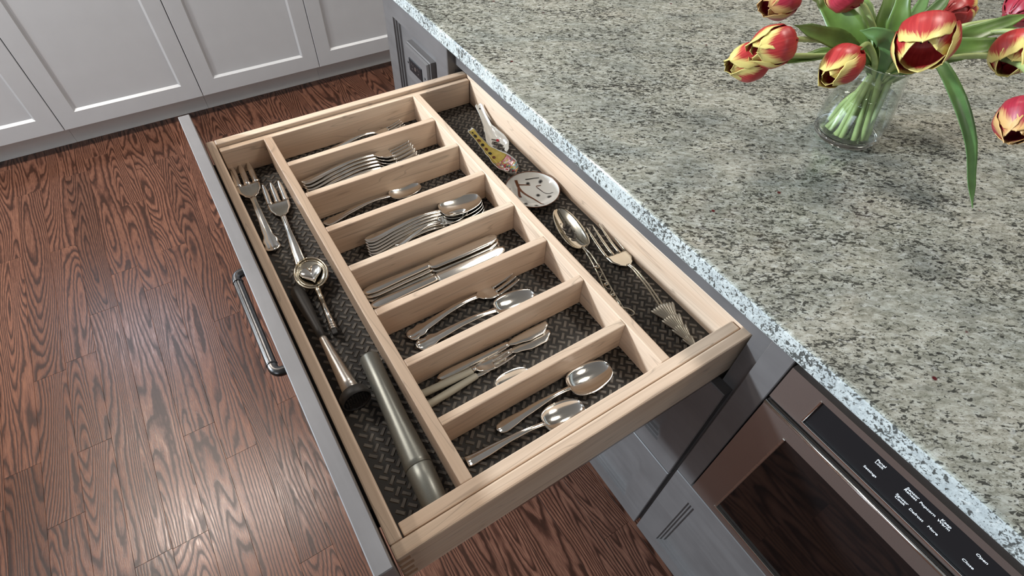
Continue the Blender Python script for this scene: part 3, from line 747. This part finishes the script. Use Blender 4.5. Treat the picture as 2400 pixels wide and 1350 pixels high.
# heart spoon
t = thing('heart_spoon', '', 'spoon')
def HB(tt, u):
    r = tt; a = u*PI
    return (0.133+r*0.034*math.cos(a), r*0.0255*math.sin(a), 0.0125-0.0075*(1-r*r))
shell('bowl', HB, 8, 32, 0.001, M['tarnish'], t)
tube('rim', [(0.133+0.0345*math.cos(2*PI*k/40), 0.026*math.sin(2*PI*k/40), 0.0128) for k in range(41)], 0.0016, M['tarnish'], t, 8)
tube('rim', [(0.133+0.0295*math.cos(2*PI*k/40), 0.0215*math.sin(2*PI*k/40), 0.0118) for k in range(41)], 0.0010, M['tarnish'], t, 8)
def heart(k, n=36, s=1.0):
    a = 2*PI*k/n; x = 16*math.sin(a)**3; y = 13*math.cos(a)-5*math.cos(2*a)-2*math.cos(3*a)-math.cos(4*a)
    return (0.134+y*0.00135*s, x*0.00112*s)
def heartbm():
    n = 36; vs, fs = [], []
    for s, z in ((1.0, .0103), (0.82, .0082)):
        for k in range(n): x, y = heart(k, n, s); vs.append((x, y, z))
    vs.append((0.134, 0, 0.0066)); c = len(vs)-1
    for k in range(n): k2 = (k+1) % n; fs.append((k, k2, n+k2, n+k)); fs.append((n+k, n+k2, c))
    return vs, fs
pobj('heart', *heartbm(), M['silver'], t, True)
tube('heart_rim', [(*heart(k), 0.0108) for k in list(range(36))+[0]], 0.0009, M['tarnish'], t, 6)
tube('handle', [(0.012, 0, 0.0055), (0.04, 0, 0.0058), (0.075, 0, 0.0090)], [0.0058, 0.0050, 0.0046], M['silver'], t, 8)
tube('neck', catmull([(0.072, 0, 0.0088), (0.085, 0, 0.0115), (0.099, 0, 0.0122)], 8), [0.0046, .0050, .0046, .0042, .0042, .0046, .0050, .0046, .004], M['tarnish'], t, 10)
for x in (0.012, 0.0165, 0.0215): lathe('collar', [(0.0056, x-.0014), (0.0068, x), (0.0056, x+.0014)], M['brushed'], t, 16, 'X').location = (0, 0, 0.0055)
box('tip', (0.0, 0.0125, -0.0045, 0.0045, 0.0015, 0.0095), M['rubber'], t, 0.001)
put(t, 'silver spoon with a heart inside its round bowl, lying across the fork handle', (0.4990, -0.5010), (0.3330, -0.4890), LS+.0050, None, 0.03)
# masher
t = thing('masher', 'muddler with black grip, steel shaft and black round toothed head', 'masher')
A, B = Vector((0.3900, -0.5235, LS+.0115)), Vector((0.6380, -0.5165, LS+.0215)); dv = B-A
t.location = A; t.rotation_euler = (0, -math.atan2(dv.z, dv.xy.length), math.atan2(dv.y, dv.x)); LM = dv.length
lathe('grip', [(0.001, -.014), (0.007, -.0125), (0.0105, -.006), (0.0115, .006), (0.0108, .03), (0.0085, .06), (0.0068, .09), (0.0062, .108)], M['rubber'], t, 24, 'X')
lathe('shaft', [(0.0058, .107), (0.0062, .112), (0.0075, .14), (0.0098, .175), (0.0120, .205), (0.0128, .222)], M['brushed'], t, 28, 'X')
hdm = lathe('head', [(0.0135, .223), (0.0190, .2245), (0.0217, .228), (0.0217, .236), (0.0205, .240), (0.0190, .240), (0.0187, .237)], M['rubber'], t, 32, 'X')
for i in range(-4, 5):
    for j in range(-4, 5):
        if math.hypot(i, j)*.0037 < 0.0162:
            b = box('tooth', (.2365, .2395, i*.0037-.0014, i*.0037+.0014, j*.0037-.0014, j*.0037+.0014), M['rubber'], hdm)
# tube
t = thing('metal_tube', 'long olive-grey metal tube with a screwed end lying by the divider', 'tube')
A, B = Vector((0.5660, -0.4740, LS+.0150)), Vector((0.8170, -0.4890, LS+.0180)); dv = B-A
t.location = A; t.rotation_euler = (0, -math.atan2(dv.z, dv.xy.length), math.atan2(dv.y, dv.x)); L = dv.length
lathe('barrel', [(0.0100, 0.0), (0.0135, 0.0008), (0.0142, .003), (0.0143, .06), (0.0150, .12), (0.0170, .160), (0.0182, .185), (0.0184, .1925), (0.0176, .1930)], M['tube'], t, 40, 'X')
lathe('cap', [(0.0174, .1932), (0.0180, .1942), (0.0177, .215), (0.0168, L-.002), (0.0155, L)], M['tube'], t, 40, 'X')
# ------------------------------------------------------------------ back compartment
def soup_spoon(name, L, wB, mat, mat2=None, rise=0.026):
    t = thing(name, '', 'spoon'); mat2 = mat2 or mat
    def P(tt, u):
        x = tt*L; s = (x-0.48*L)/(0.52*L)
        if s < 0:
            w = lerp_tab([(0, .0045), (.02, .0085), (.35, .0075), (.75, .0095), (1, .0150)], tt/0.48)
        else:
            w = lerp_tab([(0, .0150/wB*2), (.45, .98), (.62, 1.0), (.85, .72), (.96, .36), (1, .06)], s)*wB/2
        base = 0.002 + rise*max(0.0, 1-tt/0.62)**1.35
        ch = 0.0035 + 0.0105*lerp_tab([(0, 0), (.35, .15), (.62, 1), (.85, .9), (1, .55)], tt)
        return (x, u*w, base + ch*abs(u)**2.6)
    def T(tt, u): return 0.0018
    vs, fs = shell_data(P, 44, 14, T)
    return t, P
t, P = soup_spoon('ceramic_soup_spoon', 0.158, 0.047, M['ceramic'])
shell('body', P, 44, 14, 0.0018, M['ceramic'], t)
def decal(name, P, L, cx, cy, pts, mat, parent, lift=0.0004, W=0.0235):
    """flat painted mark: polygon given in local plan metres laid on surface P"""
    def z_at(x, y):
        tt = min(1, max(0, x/L)); w = max(1e-4, P(tt, 1.0)[1]); u = max(-1, min(1, y/w)); return P(tt, u)[2]
    vs = [(cx+px, cy+py, z_at(cx+px, cy+py)+lift) for px, py in pts]; c = (cx, cy, z_at(cx, cy)+lift)
    vs.append(c); n = len(pts); fs = [(k, (k+1) % n, n) for k in range(n)]
    return pobj(name, vs, fs, mat, parent)
def ell(a, b, n=14, r=0): return [(a*math.cos(2*PI*k/n)*math.cos(r)-b*math.sin(2*PI*k/n)*math.sin(r), a*math.cos(2*PI*k/n)*math.sin(r)+b*math.sin(2*PI*k/n)*math.cos(r)) for k in range(n)]
decal('hanging_hole', P, .158, .010, 0, ell(.0022, .0018), M['inkpaint'], t)
bd = decal('painted_medallion', P, .158, .122, .000, ell(.0085, .0105, 20), M['inkpaint'], t)
for (x, y, a, b, r) in ((.119, -.004, .004, .0009, .3), (.125, -.003, .0035, .0009, -.4), (.122, .001, .0045, .0008, .1), (.119, .005, .003, .0008, .8), (.126, .004, .003, .0008, -.2)):
    decal('painted_stroke', P, .158, x, y, ell(a, b, 8, r+1.2), M['ceramic'], bd, .0007)
decal('painted_diamond', P, .158, .104, .007, [(.006, 0), (0, .004), (-.006, 0), (0, -.004)], M['redpaint'], t)
decal('painted_diamond', P, .158, .139, -.006, [(.004, 0), (0, .003), (-.004, 0), (0, -.003)], M['redpaint'], t)
put(t, 'white porcelain soup spoon with black medallion leaning on the drawer back', (0.0730, 0.0040), (0.2140, -0.0200), LS+.002, None, -0.055)
t, P = soup_spoon('ceramic_soup_spoon', 0.150, 0.048, M['yellow'])
shell('body', P, 44, 14, 0.0018, M['ceramic'], t)
def skin(P, t0, t1, lift=.0003, uu=.93):
    return lambda tt, u: (lambda q: (q[0], q[1], q[2]+lift))(P(t0+(t1-t0)*tt, u*uu))
pg = shell('yellow_glaze', skin(P, .015, .66), 26, 10, .0002, M['yellow'], t)
pgb = shell('patterned_glaze', skin(P, .66, .985), 18, 12, .0002, M['pinkpaint'], t)
rr = random.Random(5)
for k in range(6): decal('painted_blossom', P, .150, .018+.0125*k, 0, ell(.0042, .0036, 7, k), M['inkpaint'] if k % 2 == 0 else M['brownpaint'], pg, .0009)
decal('hanging_hole', P, .150, .009, 0, ell(.002, .0018), M['inkpaint'], pg, .0009)
cols = [M['yellow'], M['tealpaint'], M['ceramic'], M['redpaint'], M['yellow'], M['tealpaint']]
for k in range(60):
    x = rr.uniform(.100, .144); w = P(x/.150, 1)[1]*.82; y = rr.uniform(-w, w)
    decal('painted_patch', P, .150, x, y, ell(rr.uniform(.002, .0045), rr.uniform(.0015, .003), 7, rr.uniform(0, 3)), cols[k % 6], pgb, .0010)
m1 = decal('painted_medallion', P, .150, .126, -.004, ell(.0065, .0070, 18), M['redpaint'], pgb, .0014)
decal('painted_ground', P, .150, .126, -.004, ell(.0058, .0062, 18), M['ceramic'], pgb, .0017)
for a in range(4): decal('painted_stroke', P, .150, .126, -.004, ell(.0045, .0009, 8, a*PI/4), M['redpaint'], pgb, .0020)
put(t, 'yellow patterned porcelain soup spoon beside the white one', (0.1490, -0.0620), (0.2830, -0.0385), LS+.0022, None, -0.05)
# saucer
t = thing('saucer', 'small round saucer painted with brown branches and black blossoms', 'dish', (0.3690, -0.0440, LS), 0.0)
DR = 0.0545
dprof = [(0.001, 0.0030), (0.026, 0.0030), (0.036, 0.0042), (0.046, 0.0095), (0.0530, 0.0150), (0.0545, 0.0160), (0.0538, 0.0140), (0.044, 0.0055), (0.030, 0.0004), (0.001, 0.0004)]
lathe('body', dprof, M['ceramic'], t, 56)
tube('rim', [(DR*math.cos(2*PI*k/56), DR*math.sin(2*PI*k/56), 0.0158) for k in range(57)], 0.0009, M['brownpaint'], t, 6)
def dz(x, y):
    r = math.hypot(x, y); tab = [(0, .003), (.026, .003), (.036, .0042), (.046, .0095), (.053, .0150), (.0545, .016)]
    for (a, va), (b, vb) in zip(tab, tab[1:]):
        if r <= b: return va+(vb-va)*(r-a)/(b-a)
    return .016
def stroke(name, pts, w, mat):
    pts = catmull([(x, y, 0) for x, y in pts], 14); vs, fs = [], []
    for i, p in enumerate(pts):
        dd = (pts[min(i+1, 14)]-pts[max(i-1, 0)]).normalized(); nx, ny = -dd.y, dd.x; ww = w[0]+(w[1]-w[0])*i/14
        for s in (-1, 1): x, y = p.x+s*ww*nx, p.y+s*ww*ny; vs.append((x, y, dz(x, y)+.0005))
    for i in range(14): fs.append((2*i, 2*i+1, 2*i+3, 2*i+2))
    return pobj(name, vs, fs, mat, t)
stroke('painted_branch', [(-.045, -.010), (-.022, -.014), (-.004, -.012), (.018, -.005), (.042, .000)], (.0032, .0010), M['brownpaint'])
stroke('painted_branch', [(-.028, -.014), (-.010, -.024), (-.002, -.026)], (.0022, .0030), M['brownpaint'])
stroke('painted_branch', [(-.036, -.010), (-.030, .002), (-.024, .012)], (.0016, .0008), M['brownpaint'])
stroke('painted_branch', [(.004, .022), (-.014, .020), (-.012, .030)], (.0008, .0010), M['brownpaint'])
stroke('painted_branch', [(-.010, .020), (.012, .024), (.022, .036)], (.0008, .0006), M['inkpaint'])
stroke('painted_branch', [(-.040, .010), (-.034, .026), (-.028, .036)], (.0008, .0006), M['inkpaint'])
stroke('painted_branch', [(-.030, -.034), (-.012, -.040), (.004, -.042)], (.0009, .0006), M['inkpaint'])
for (cx, cy) in ((-.020, .034), (.010, .008), (-.012, -.036), (.036, -.014), (.026, .024), (-.030, .010), (.020, -.028)):
    for a in range(6):
        q = a*PI/6+cx*50; stroke('painted_blossom', [(cx-.0045*math.cos(q), cy-.0045*math.sin(q)), (cx, cy), (cx+.0045*math.cos(q), cy+.0045*math.sin(q))], (.0004, .0004), M['inkpaint'])
# ornate spoon
t = make_spoon('ornate_spoon', 0.215, 0.112, 0.047, 0.001, mat=M['tarnish'], depth=0.013)
for ch in list(t.children):
    if ch.name.startswith('handle'): bpy.data.objects.remove(ch)
for s in (-1, 1):
    tube('handle_wire', catmull([(0.106, s*.0012, .0095), (0.080, s*.0030, .0155), (0.045, s*.0042, .014), (0.015, s*.0055, .0075), (-0.045, s*.0065, .0030), (-0.072, s*.0085, .0028), (-0.088, s*.0050, .0028), (-0.092, 0, .0028)], 40), 0.0015, M['tarnish'], t, 8)
tube('twist', [(0.05-.0022*k, .0038*math.sin(k*.75), .0130-.00022*k+.0018*math.cos(k*.75)) for k in range(44)], 0.0010, M['tarnish'], t, 6)
for (x, z) in ((0.048, .0145), (0.012, .0075), (-0.012, .0055)): lathe('band', [(0.0046, x-.003), (0.0058, x), (0.0046, x+.003)], M['tarnish'], t, 12, 'X').location = (0, 0, z)
for s in (-1, 1):   # ribbon bow
    tube('bow_loop', catmull([(-.040, 0, .006), (-.046, s*.010, .008), (-.058, s*.0155, .009), (-.060, s*.0075, .0075), (-.042, 0, .006)], 22), 0.0016, M['tarnish'], t, 6)
    shell('leaf', lambda tt, u, s=s: (-.018-tt*.020, s*.004*math.sin(PI*tt)+u*.0034*math.sin(PI*tt), .0065+.001*(1-u*u)), 8, 4, .001, M['tarnish'], t)
put(t, 'aged silver serving spoon with twisted wire handle and bow end', (0.6480, -0.0730), (0.4420, -0.0310), LS+.0005)
# tree fork
t = make_fork('tree_handled_fork', 0.215, 0.112, 0.047, 0.004, 'plain', 4, mat=M['tarnish'], tl=0.66, point=0.25, gap=0.55, dip=0.006)
for ch in list(t.children):
    if ch.name.startswith('handle'): bpy.data.objects.remove(ch)
for s in (-1, 1): tube('handle_wire', catmull([(0.106, s*.0016, .0098), (0.085, s*.0022, .0145), (0.045, s*.0026, .0125), (0.005, s*.0030, .0055)], 22), 0.0017, M['tarnish'], t, 8)
def tier(x0, x1, w0, w1, z, n=9):
    vs, fs = [], []
    for k in range(n):
        f = -1 + 2*k/(n-1); e = 0.004*abs(f)**1.6; r1 = w1/n*1.05
        a_, b_ = Vector((x0, w0*f, z)), Vector((x1-e, w1*f*.92, z+.0012-.0014*abs(f)))
        v_, f_ = tube_data([a_, a_.lerp(b_, .35), a_.lerp(b_, .7), a_.lerp(b_, .9), b_], [r1*.45, r1*.62, r1*.95, r1*1.0, r1*.45], 7)
        o_ = len(vs); vs += v_; fs += [tuple(i+o_ for i in q) for q in f_]
    return vs, fs
for k, (x0, x1, w0, w1) in enumerate(((-.028, .010, .007, .0240), (-.050, -.014, .006, .0190), (-.070, -.036, .004, .0145), (-.090, -.058, .0015, .0095))):
    pobj('tree_tier', *tier(x0, x1, w0, w1, .0060-.0006*k, 9-k), M['pewter'], t, True)
box('tree_top', (-.096, -.084, -.002, .002, .002, .0055), M['pewter'], t, .0008)
put(t, 'aged silver fork with a cast fir-tree handle', (0.7260, -0.0155), (0.5230, 0.0060), LS+.0010, None)
t.location.y -= .004
# ------------------------------------------------------------------ vase
VC = Vector((0.676, 0.399, CT))
v = thing('glass_vase', 'clear glass vase half filled with water on the granite', 'vase', VC)
vo = [(0.001, 0.0003), (0.040, 0.0003), (0.048, 0.003), (0.0535, 0.012), (0.0555, 0.028), (0.0545, 0.050), (0.0500, 0.078), (0.0440, 0.105), (0.0415, 0.122), (0.0435, 0.1345), (0.0445, 0.1365)]
vi = [(0.0425, 0.1365), (0.0412, 0.1330), (0.0392, 0.122), (0.0415, 0.105), (0.0475, 0.078), (0.0520, 0.050), (0.0530, 0.028), (0.0505, 0.016), (0.044, 0.011), (0.001, 0.010)]
lathe('wall', vo[3:]+vi[:7], M['thin_glass'], v, 56, caps=False)
lathe('base', [(0.001, 0.0003), (0.040, 0.0003), (0.048, 0.003), (0.0533, 0.0115), (0.0505, 0.0155), (0.044, 0.011), (0.001, 0.010)], M['glass'], v, 56)
tube('rim', [(0.0435*math.cos(2*PI*k/56), 0.0435*math.sin(2*PI*k/56), 0.1368) for k in range(57)], 0.0013, M['glass'], v, 8)
lathe('water', [(0.001, 0.0108), (0.0420, 0.0118), (0.0495, 0.0168), (0.0522, 0.028), (0.0512, 0.050), (0.0467, 0.078), (0.0450, 0.085), (0.001, 0.085)], M['water'], v, 48)
# ------------------------------------------------------------------ tulips
def frame_from(dirv):
    q = Vector((0, 0, 1)).rotation_difference(dirv.normalized()); return q.to_matrix()
def petal(name, parent, phi, H, Rm, tipr, mat, rot, org, wide=1.0, inner=False, curl=0.0, seed=0):
    """one cupped petal: tipr is the radius of the tip relative to Rm"""
    nt_, nu_ = 16, 10; vs, fs, uvs = [], [], []; rg = random.Random(seed)
    H *= rg.uniform(.94, 1.05); sk = rg.uniform(-.10, .10); tipr *= rg.uniform(.85, 1.15); ph = rg.uniform(0, 6)
    R0 = Rm*(0.86 if inner else 1.0)
    for side in (0, 1):
        for i in range(nt_+1):
            tt = i/nt_
            r = R0*lerp_tab([(0, .10), (.12, .55), (.34, .96), (.52, 1.0), (1, tipr)], tt) + curl*R0*max(0, tt-.72)**2*6
            wd = lerp_tab([(0, .22), (.16, .62), (.46, 1.0), (.70, .90), (.88, .52), (.96, .22), (1, .03)], tt)
            hw_ = Rm*.98*wide*wd; rho = Rm*(1.02-.25*tt)
            for j in range(nu_+1):
                u = -1+2*j/nu_; th = u*hw_/rho
                dr = -rho*(1-math.cos(th)); dt = rho*math.sin(th) + sk*Rm*tt*tt
                edge = 0.0010*math.sin(9*tt+ph)*abs(u)**3
                rr_ = r + dr + edge - side*0.0010
                h = H*(tt - .015*abs(u))
                c_, s_ = math.cos(phi), math.sin(phi)
                p = rot @ Vector((rr_*c_ - dt*s_, rr_*s_ + dt*c_, h)) + org
                vs.append(tuple(p)); uvs.append(((u+1)/2, tt))
    N = (nt_+1)*(nu_+1); w = nu_+1
    for i in range(nt_):
        for j in range(nu_):
            a, b, c, d = i*w+j, i*w+j+1, (i+1)*w+j+1, (i+1)*w+j
            fs.append((a, b, c, d)); fs.append((N+d, N+c, N+b, N+a))
    for i in range(nt_):
        a, d = i*w, (i+1)*w; fs.append((a, d, N+d, N+a)); a, d = i*w+nu_, (i+1)*w+nu_; fs.append((d, a, N+a, N+d))
    for j in range(nu_):
        a, b = nt_*w+j, nt_*w+j+1; fs.append((a, b, N+b, N+a))
    o = pobj(name, vs, fs, mat, parent, True)
    ul = o.data.uv_layers.new(name='UVMap')
    for lp_ in o.data.loops: ul.data[lp_.index].uv = uvs[lp_.vertex_index]
    return o
def leaf(name, parent, pts, w, mat, nrm=(0, 0, 1), fold=0.35, n=18, wpos=0.45, twist=0.0):
    c = catmull(pts, n); vs, fs = [], []; nu_ = 6; nrm = Vector(nrm)
    for side in (0, 1):
        for i, p in enumerate(c):
            tt = i/n; d_ = (c[min(i+1, n)]-c[max(i-1, 0)]).normalized(); s = d_.cross(nrm).normalized(); up = s.cross(d_).normalized()
            a = twist*tt; s, up = s*math.cos(a)+up*math.sin(a), up*math.cos(a)-s*math.sin(a)
            ww = w*lerp_tab([(0, .35), (wpos, 1.0), (.8, .62), (1, .03)], tt)
            for j in range(nu_+1):
                u = -1+2*j/nu_; vs.append(tuple(p + s*(u*ww) + up*(fold*ww*u*u - side*0.0009)))
    N = (n+1)*(nu_+1); q = nu_+1
    for i in range(n):
        for j in range(nu_):
            a, b, cc, d_ = i*q+j, i*q+j+1, (i+1)*q+j+1, (i+1)*q+j; fs.append((a, b, cc, d_)); fs.append((N+d_, N+cc, N+b, N+a))
        a, d_ = i*q, (i+1)*q; fs.append((a, d_, N+d_, N+a)); a, d_ = i*q+nu_, (i+1)*q+nu_; fs.append((d_, a, N+a, N+d_))
    return pobj(name, vs, fs, mat, parent, True)
def tulip(label, base, tip, H, Rm, opn, foot, via, mat='petal', leaves=(), spin=0.0, curl=0.0):
    base, tip = Vector(base), Vector(tip); dirv = (tip-base).normalized()
    g = Vector(foot)
    t = thing('tulip', label, 'flower', g, 0, 'tulips in the glass vase')
    L_ = lambda p: tuple(Vector(p)-g)
    pts = [foot] + list(via) + [tuple(base - dirv*.012), tuple(base+dirv*.004)]
    tube('stem', catmull([L_(p) for p in pts], 30), [0.0052-0.0018*i/30 for i in range(31)], M['stem_pale'], t, 10)
    rot = frame_from(dirv); org = base - g
    bl = bpy.data.objects.new('bloom', None); bl.empty_display_size = .02; link(bl, t)
    sd = int(abs(base.x*7919+base.y*104729)*100)
    for k in range(3): petal('petal', bl, spin+k*2*PI/3+PI/3, H*.98, Rm, .58+opn, M[mat], rot, org, .95, True, curl, sd+k)
    for k in range(3): petal('petal', bl, spin+k*2*PI/3, H, Rm, .62+opn, M[mat], rot, org, 1.0, False, curl, sd+k+3)
    for k in range(5):
        a = k*2*PI/5; b = org + rot @ Vector((.004*math.cos(a), .004*math.sin(a), .004)); e = org + rot @ Vector((.0075*math.cos(a), .0075*math.sin(a), H*.42))
        tube('stamen', [b, b.lerp(e, .6), e], [.0008, .0010, .0016], M['stamen'], bl, 5)
    for q, (nm, lp, w, m_, nr, tw) in enumerate(leaves):
        lf = leaf('leaf', t, [L_(p) for p in lp], w, M[m_], nr, twist=tw)
        a_ = 2.4*q + 5.1*base.x + 9*base.y; ft = Vector((VC.x+.036*math.cos(a_), VC.y+.036*math.sin(a_), CT+.016)); st_ = Vector(lp[0])
        tube('stalk', catmull([L_(ft), L_(ft.lerp(st_, .5)+Vector((0, 0, .004))), L_(st_), L_(st_.lerp(Vector(lp[1]), .25))], 14), [.0046-.0020*i/14 for i in range(15)], M['stem_pale'], lf, 8)
    return t
CN = (0.30, -0.75, 0.60)
RIM = 1.052
tulip('red and yellow tulip reaching left, in front of its twin', (.617, .213, 1.100), (.603, .139, 1.094), .074, .0295, -.22, (.694, .425, .929), [(.685, .412, .98), (.660, .372, RIM), (.634, .306, 1.083)],
      leaves=[('a', [(.672, .385, 1.035), (.644, .317, 1.080), (.628, .260, 1.103), (.608, .213, 1.119)], .0150, 'leafgreen', CN, 0.2)], spin=0.4)
tulip('red and yellow tulip farthest left, behind its twin', (.597, .201, 1.069), (.581, .129, 1.065), .072, .0285, -.20, (.702, .415, .928), [(.690, .405, .98), (.657, .378, 1.050), (.622, .280, 1.064)],
      leaves=[('a', [(.668, .388, 1.030), (.634, .320, 1.062), (.618, .268, 1.061), (.601, .213, 1.059)], .0105, 'leafgreen', (0.2, -.3, .9), 0.0)], spin=1.1)
tulip('red and yellow tulip hanging in front of the vase rim', (.671, .291, 1.088), (.685, .206, 1.070), .076, .0280, -.16, (.660, .420, .928), [(.664, .412, .98), (.672, .378, 1.045), (.660, .345, 1.082)], spin=0.1,
      leaves=[('a', [(.690, .372, 1.035), (.693, .336, 1.095), (.683, .310, 1.115), (.658, .298, 1.113)], .0150, 'leafblue', (0.1, -.9, .5), 0.9)])
tulip('red tulip with yellow tip cut off by the top of the photo', (.528, .326, 1.111), (.522, .256, 1.101), .072, .0280, -.2, (.700, .390, .928), [(.688, .396, .98), (.655, .398, 1.048), (.600, .375, 1.088)], 'petal_red', spin=0.7,
      leaves=[('a', [(.668, .392, 1.030), (.631, .352, 1.079), (.589, .342, 1.103), (.543, .346, 1.123)], .0220, 'leafgreen', CN, 0.0)])
tulip('dull red tulip seen from below at the top edge of the photo', (.612, .358, 1.122), (.574, .329, 1.146), .064, .0290, -.25, (.655, .380, .928), [(.662, .388, .98), (.668, .396, 1.050), (.645, .382, 1.086)], 'petal_red', spin=0.9,
      leaves=[('a', [(.672, .398, 1.020), (.651, .392, 1.085), (.634, .402, 1.114), (.614, .426, 1.140)], .0130, 'leafgreen', CN, 0.0), ('b', [(.662, .405, 1.020), (.609, .421, 1.075), (.577, .439, 1.093), (.545, .460, 1.111)], .0150, 'leafgreen', CN, 0.0)])
tulip('wide open red and yellow tulip with dark red heart', (.717, .351, 1.137), (.766, .273, 1.106), .078, .0390, .12, (.662, .372, .928), [(.670, .385, .98), (.688, .402, 1.050), (.698, .385, 1.115)], spin=0.55,
      leaves=[('a', [(.682, .400, 1.020), (.671, .385, 1.094), (.660, .384, 1.127), (.644, .394, 1.155)], .0150, 'leafgreen', CN, 0.0),
              ('b', [(.690, .404, 1.030), (.732, .392, 1.081), (.785, .389, 1.057), (.843, .385, 1.010), (.880, .379, .965), (.908, .372, .936)], .0118, 'leafblue', (.5, -.5, .7), 0.35)], curl=-.05)
tulip('red tulip seen from behind with pale yellow base', (.674, .510, 1.099), (.678, .577, 1.090), .060, .0270, .30, (.712, .400, .928), [(.700, .405, .98), (.684, .425, 1.048), (.676, .470, 1.090)], spin=0.3,
      leaves=[('a', [(.686, .412, 1.020), (.678, .424, 1.082), (.672, .462, 1.104), (.662, .523, 1.127)], .0155, 'leafblue', CN, 0.0), ('b', [(.678, .418, 1.020), (.651, .476, 1.073), (.626, .535, 1.092), (.605, .583, 1.103)], .0110, 'leafblue', CN, 0.0)])
tulip('crimson tulip at the upper right corner of the photo', (.745, .540, 1.118), (.754, .598, 1.139), .066, .0290, -.2, (.642, .400, .928), [(.655, .400, .98), (.695, .420, 1.048), (.713, .459, 1.101)], 'petal_red', spin=0.2,
      leaves=[('a', [(.690, .415, 1.025), (.723, .438, 1.084), (.747, .476, 1.112), (.768, .544, 1.130)], .0150, 'leafgreen', CN, 0.0), ('b', [(.688, .420, 1.020), (.704, .497, 1.073), (.727, .562, 1.089), (.757, .614, 1.093)], .0100, 'leafgreen', CN, 0.0)])
tulip('red and yellow tulip at the right edge, drooping', (.798, .464, 1.123), (.821, .397, 1.102), .070, .0310, -.12, (.648, .425, .928), [(.660, .418, .98), (.696, .415, 1.048), (.749, .479, 1.105)], spin=0.8,
      leaves=[('a', [(.694, .410, 1.025), (.727, .428, 1.076), (.758, .455, 1.095), (.780, .500, 1.101)], .0170, 'leafgreen', CN, 0.0)])
tulip('crimson tulip lowest at the right edge', (.880, .330, 1.108), (.902, .268, 1.089), .068, .0280, -.22, (.680, .440, .928), [(.684, .430, .98), (.700, .412, 1.046), (.769, .438, 1.092), (.833, .407, 1.112)], 'petal_red', spin=0.3)
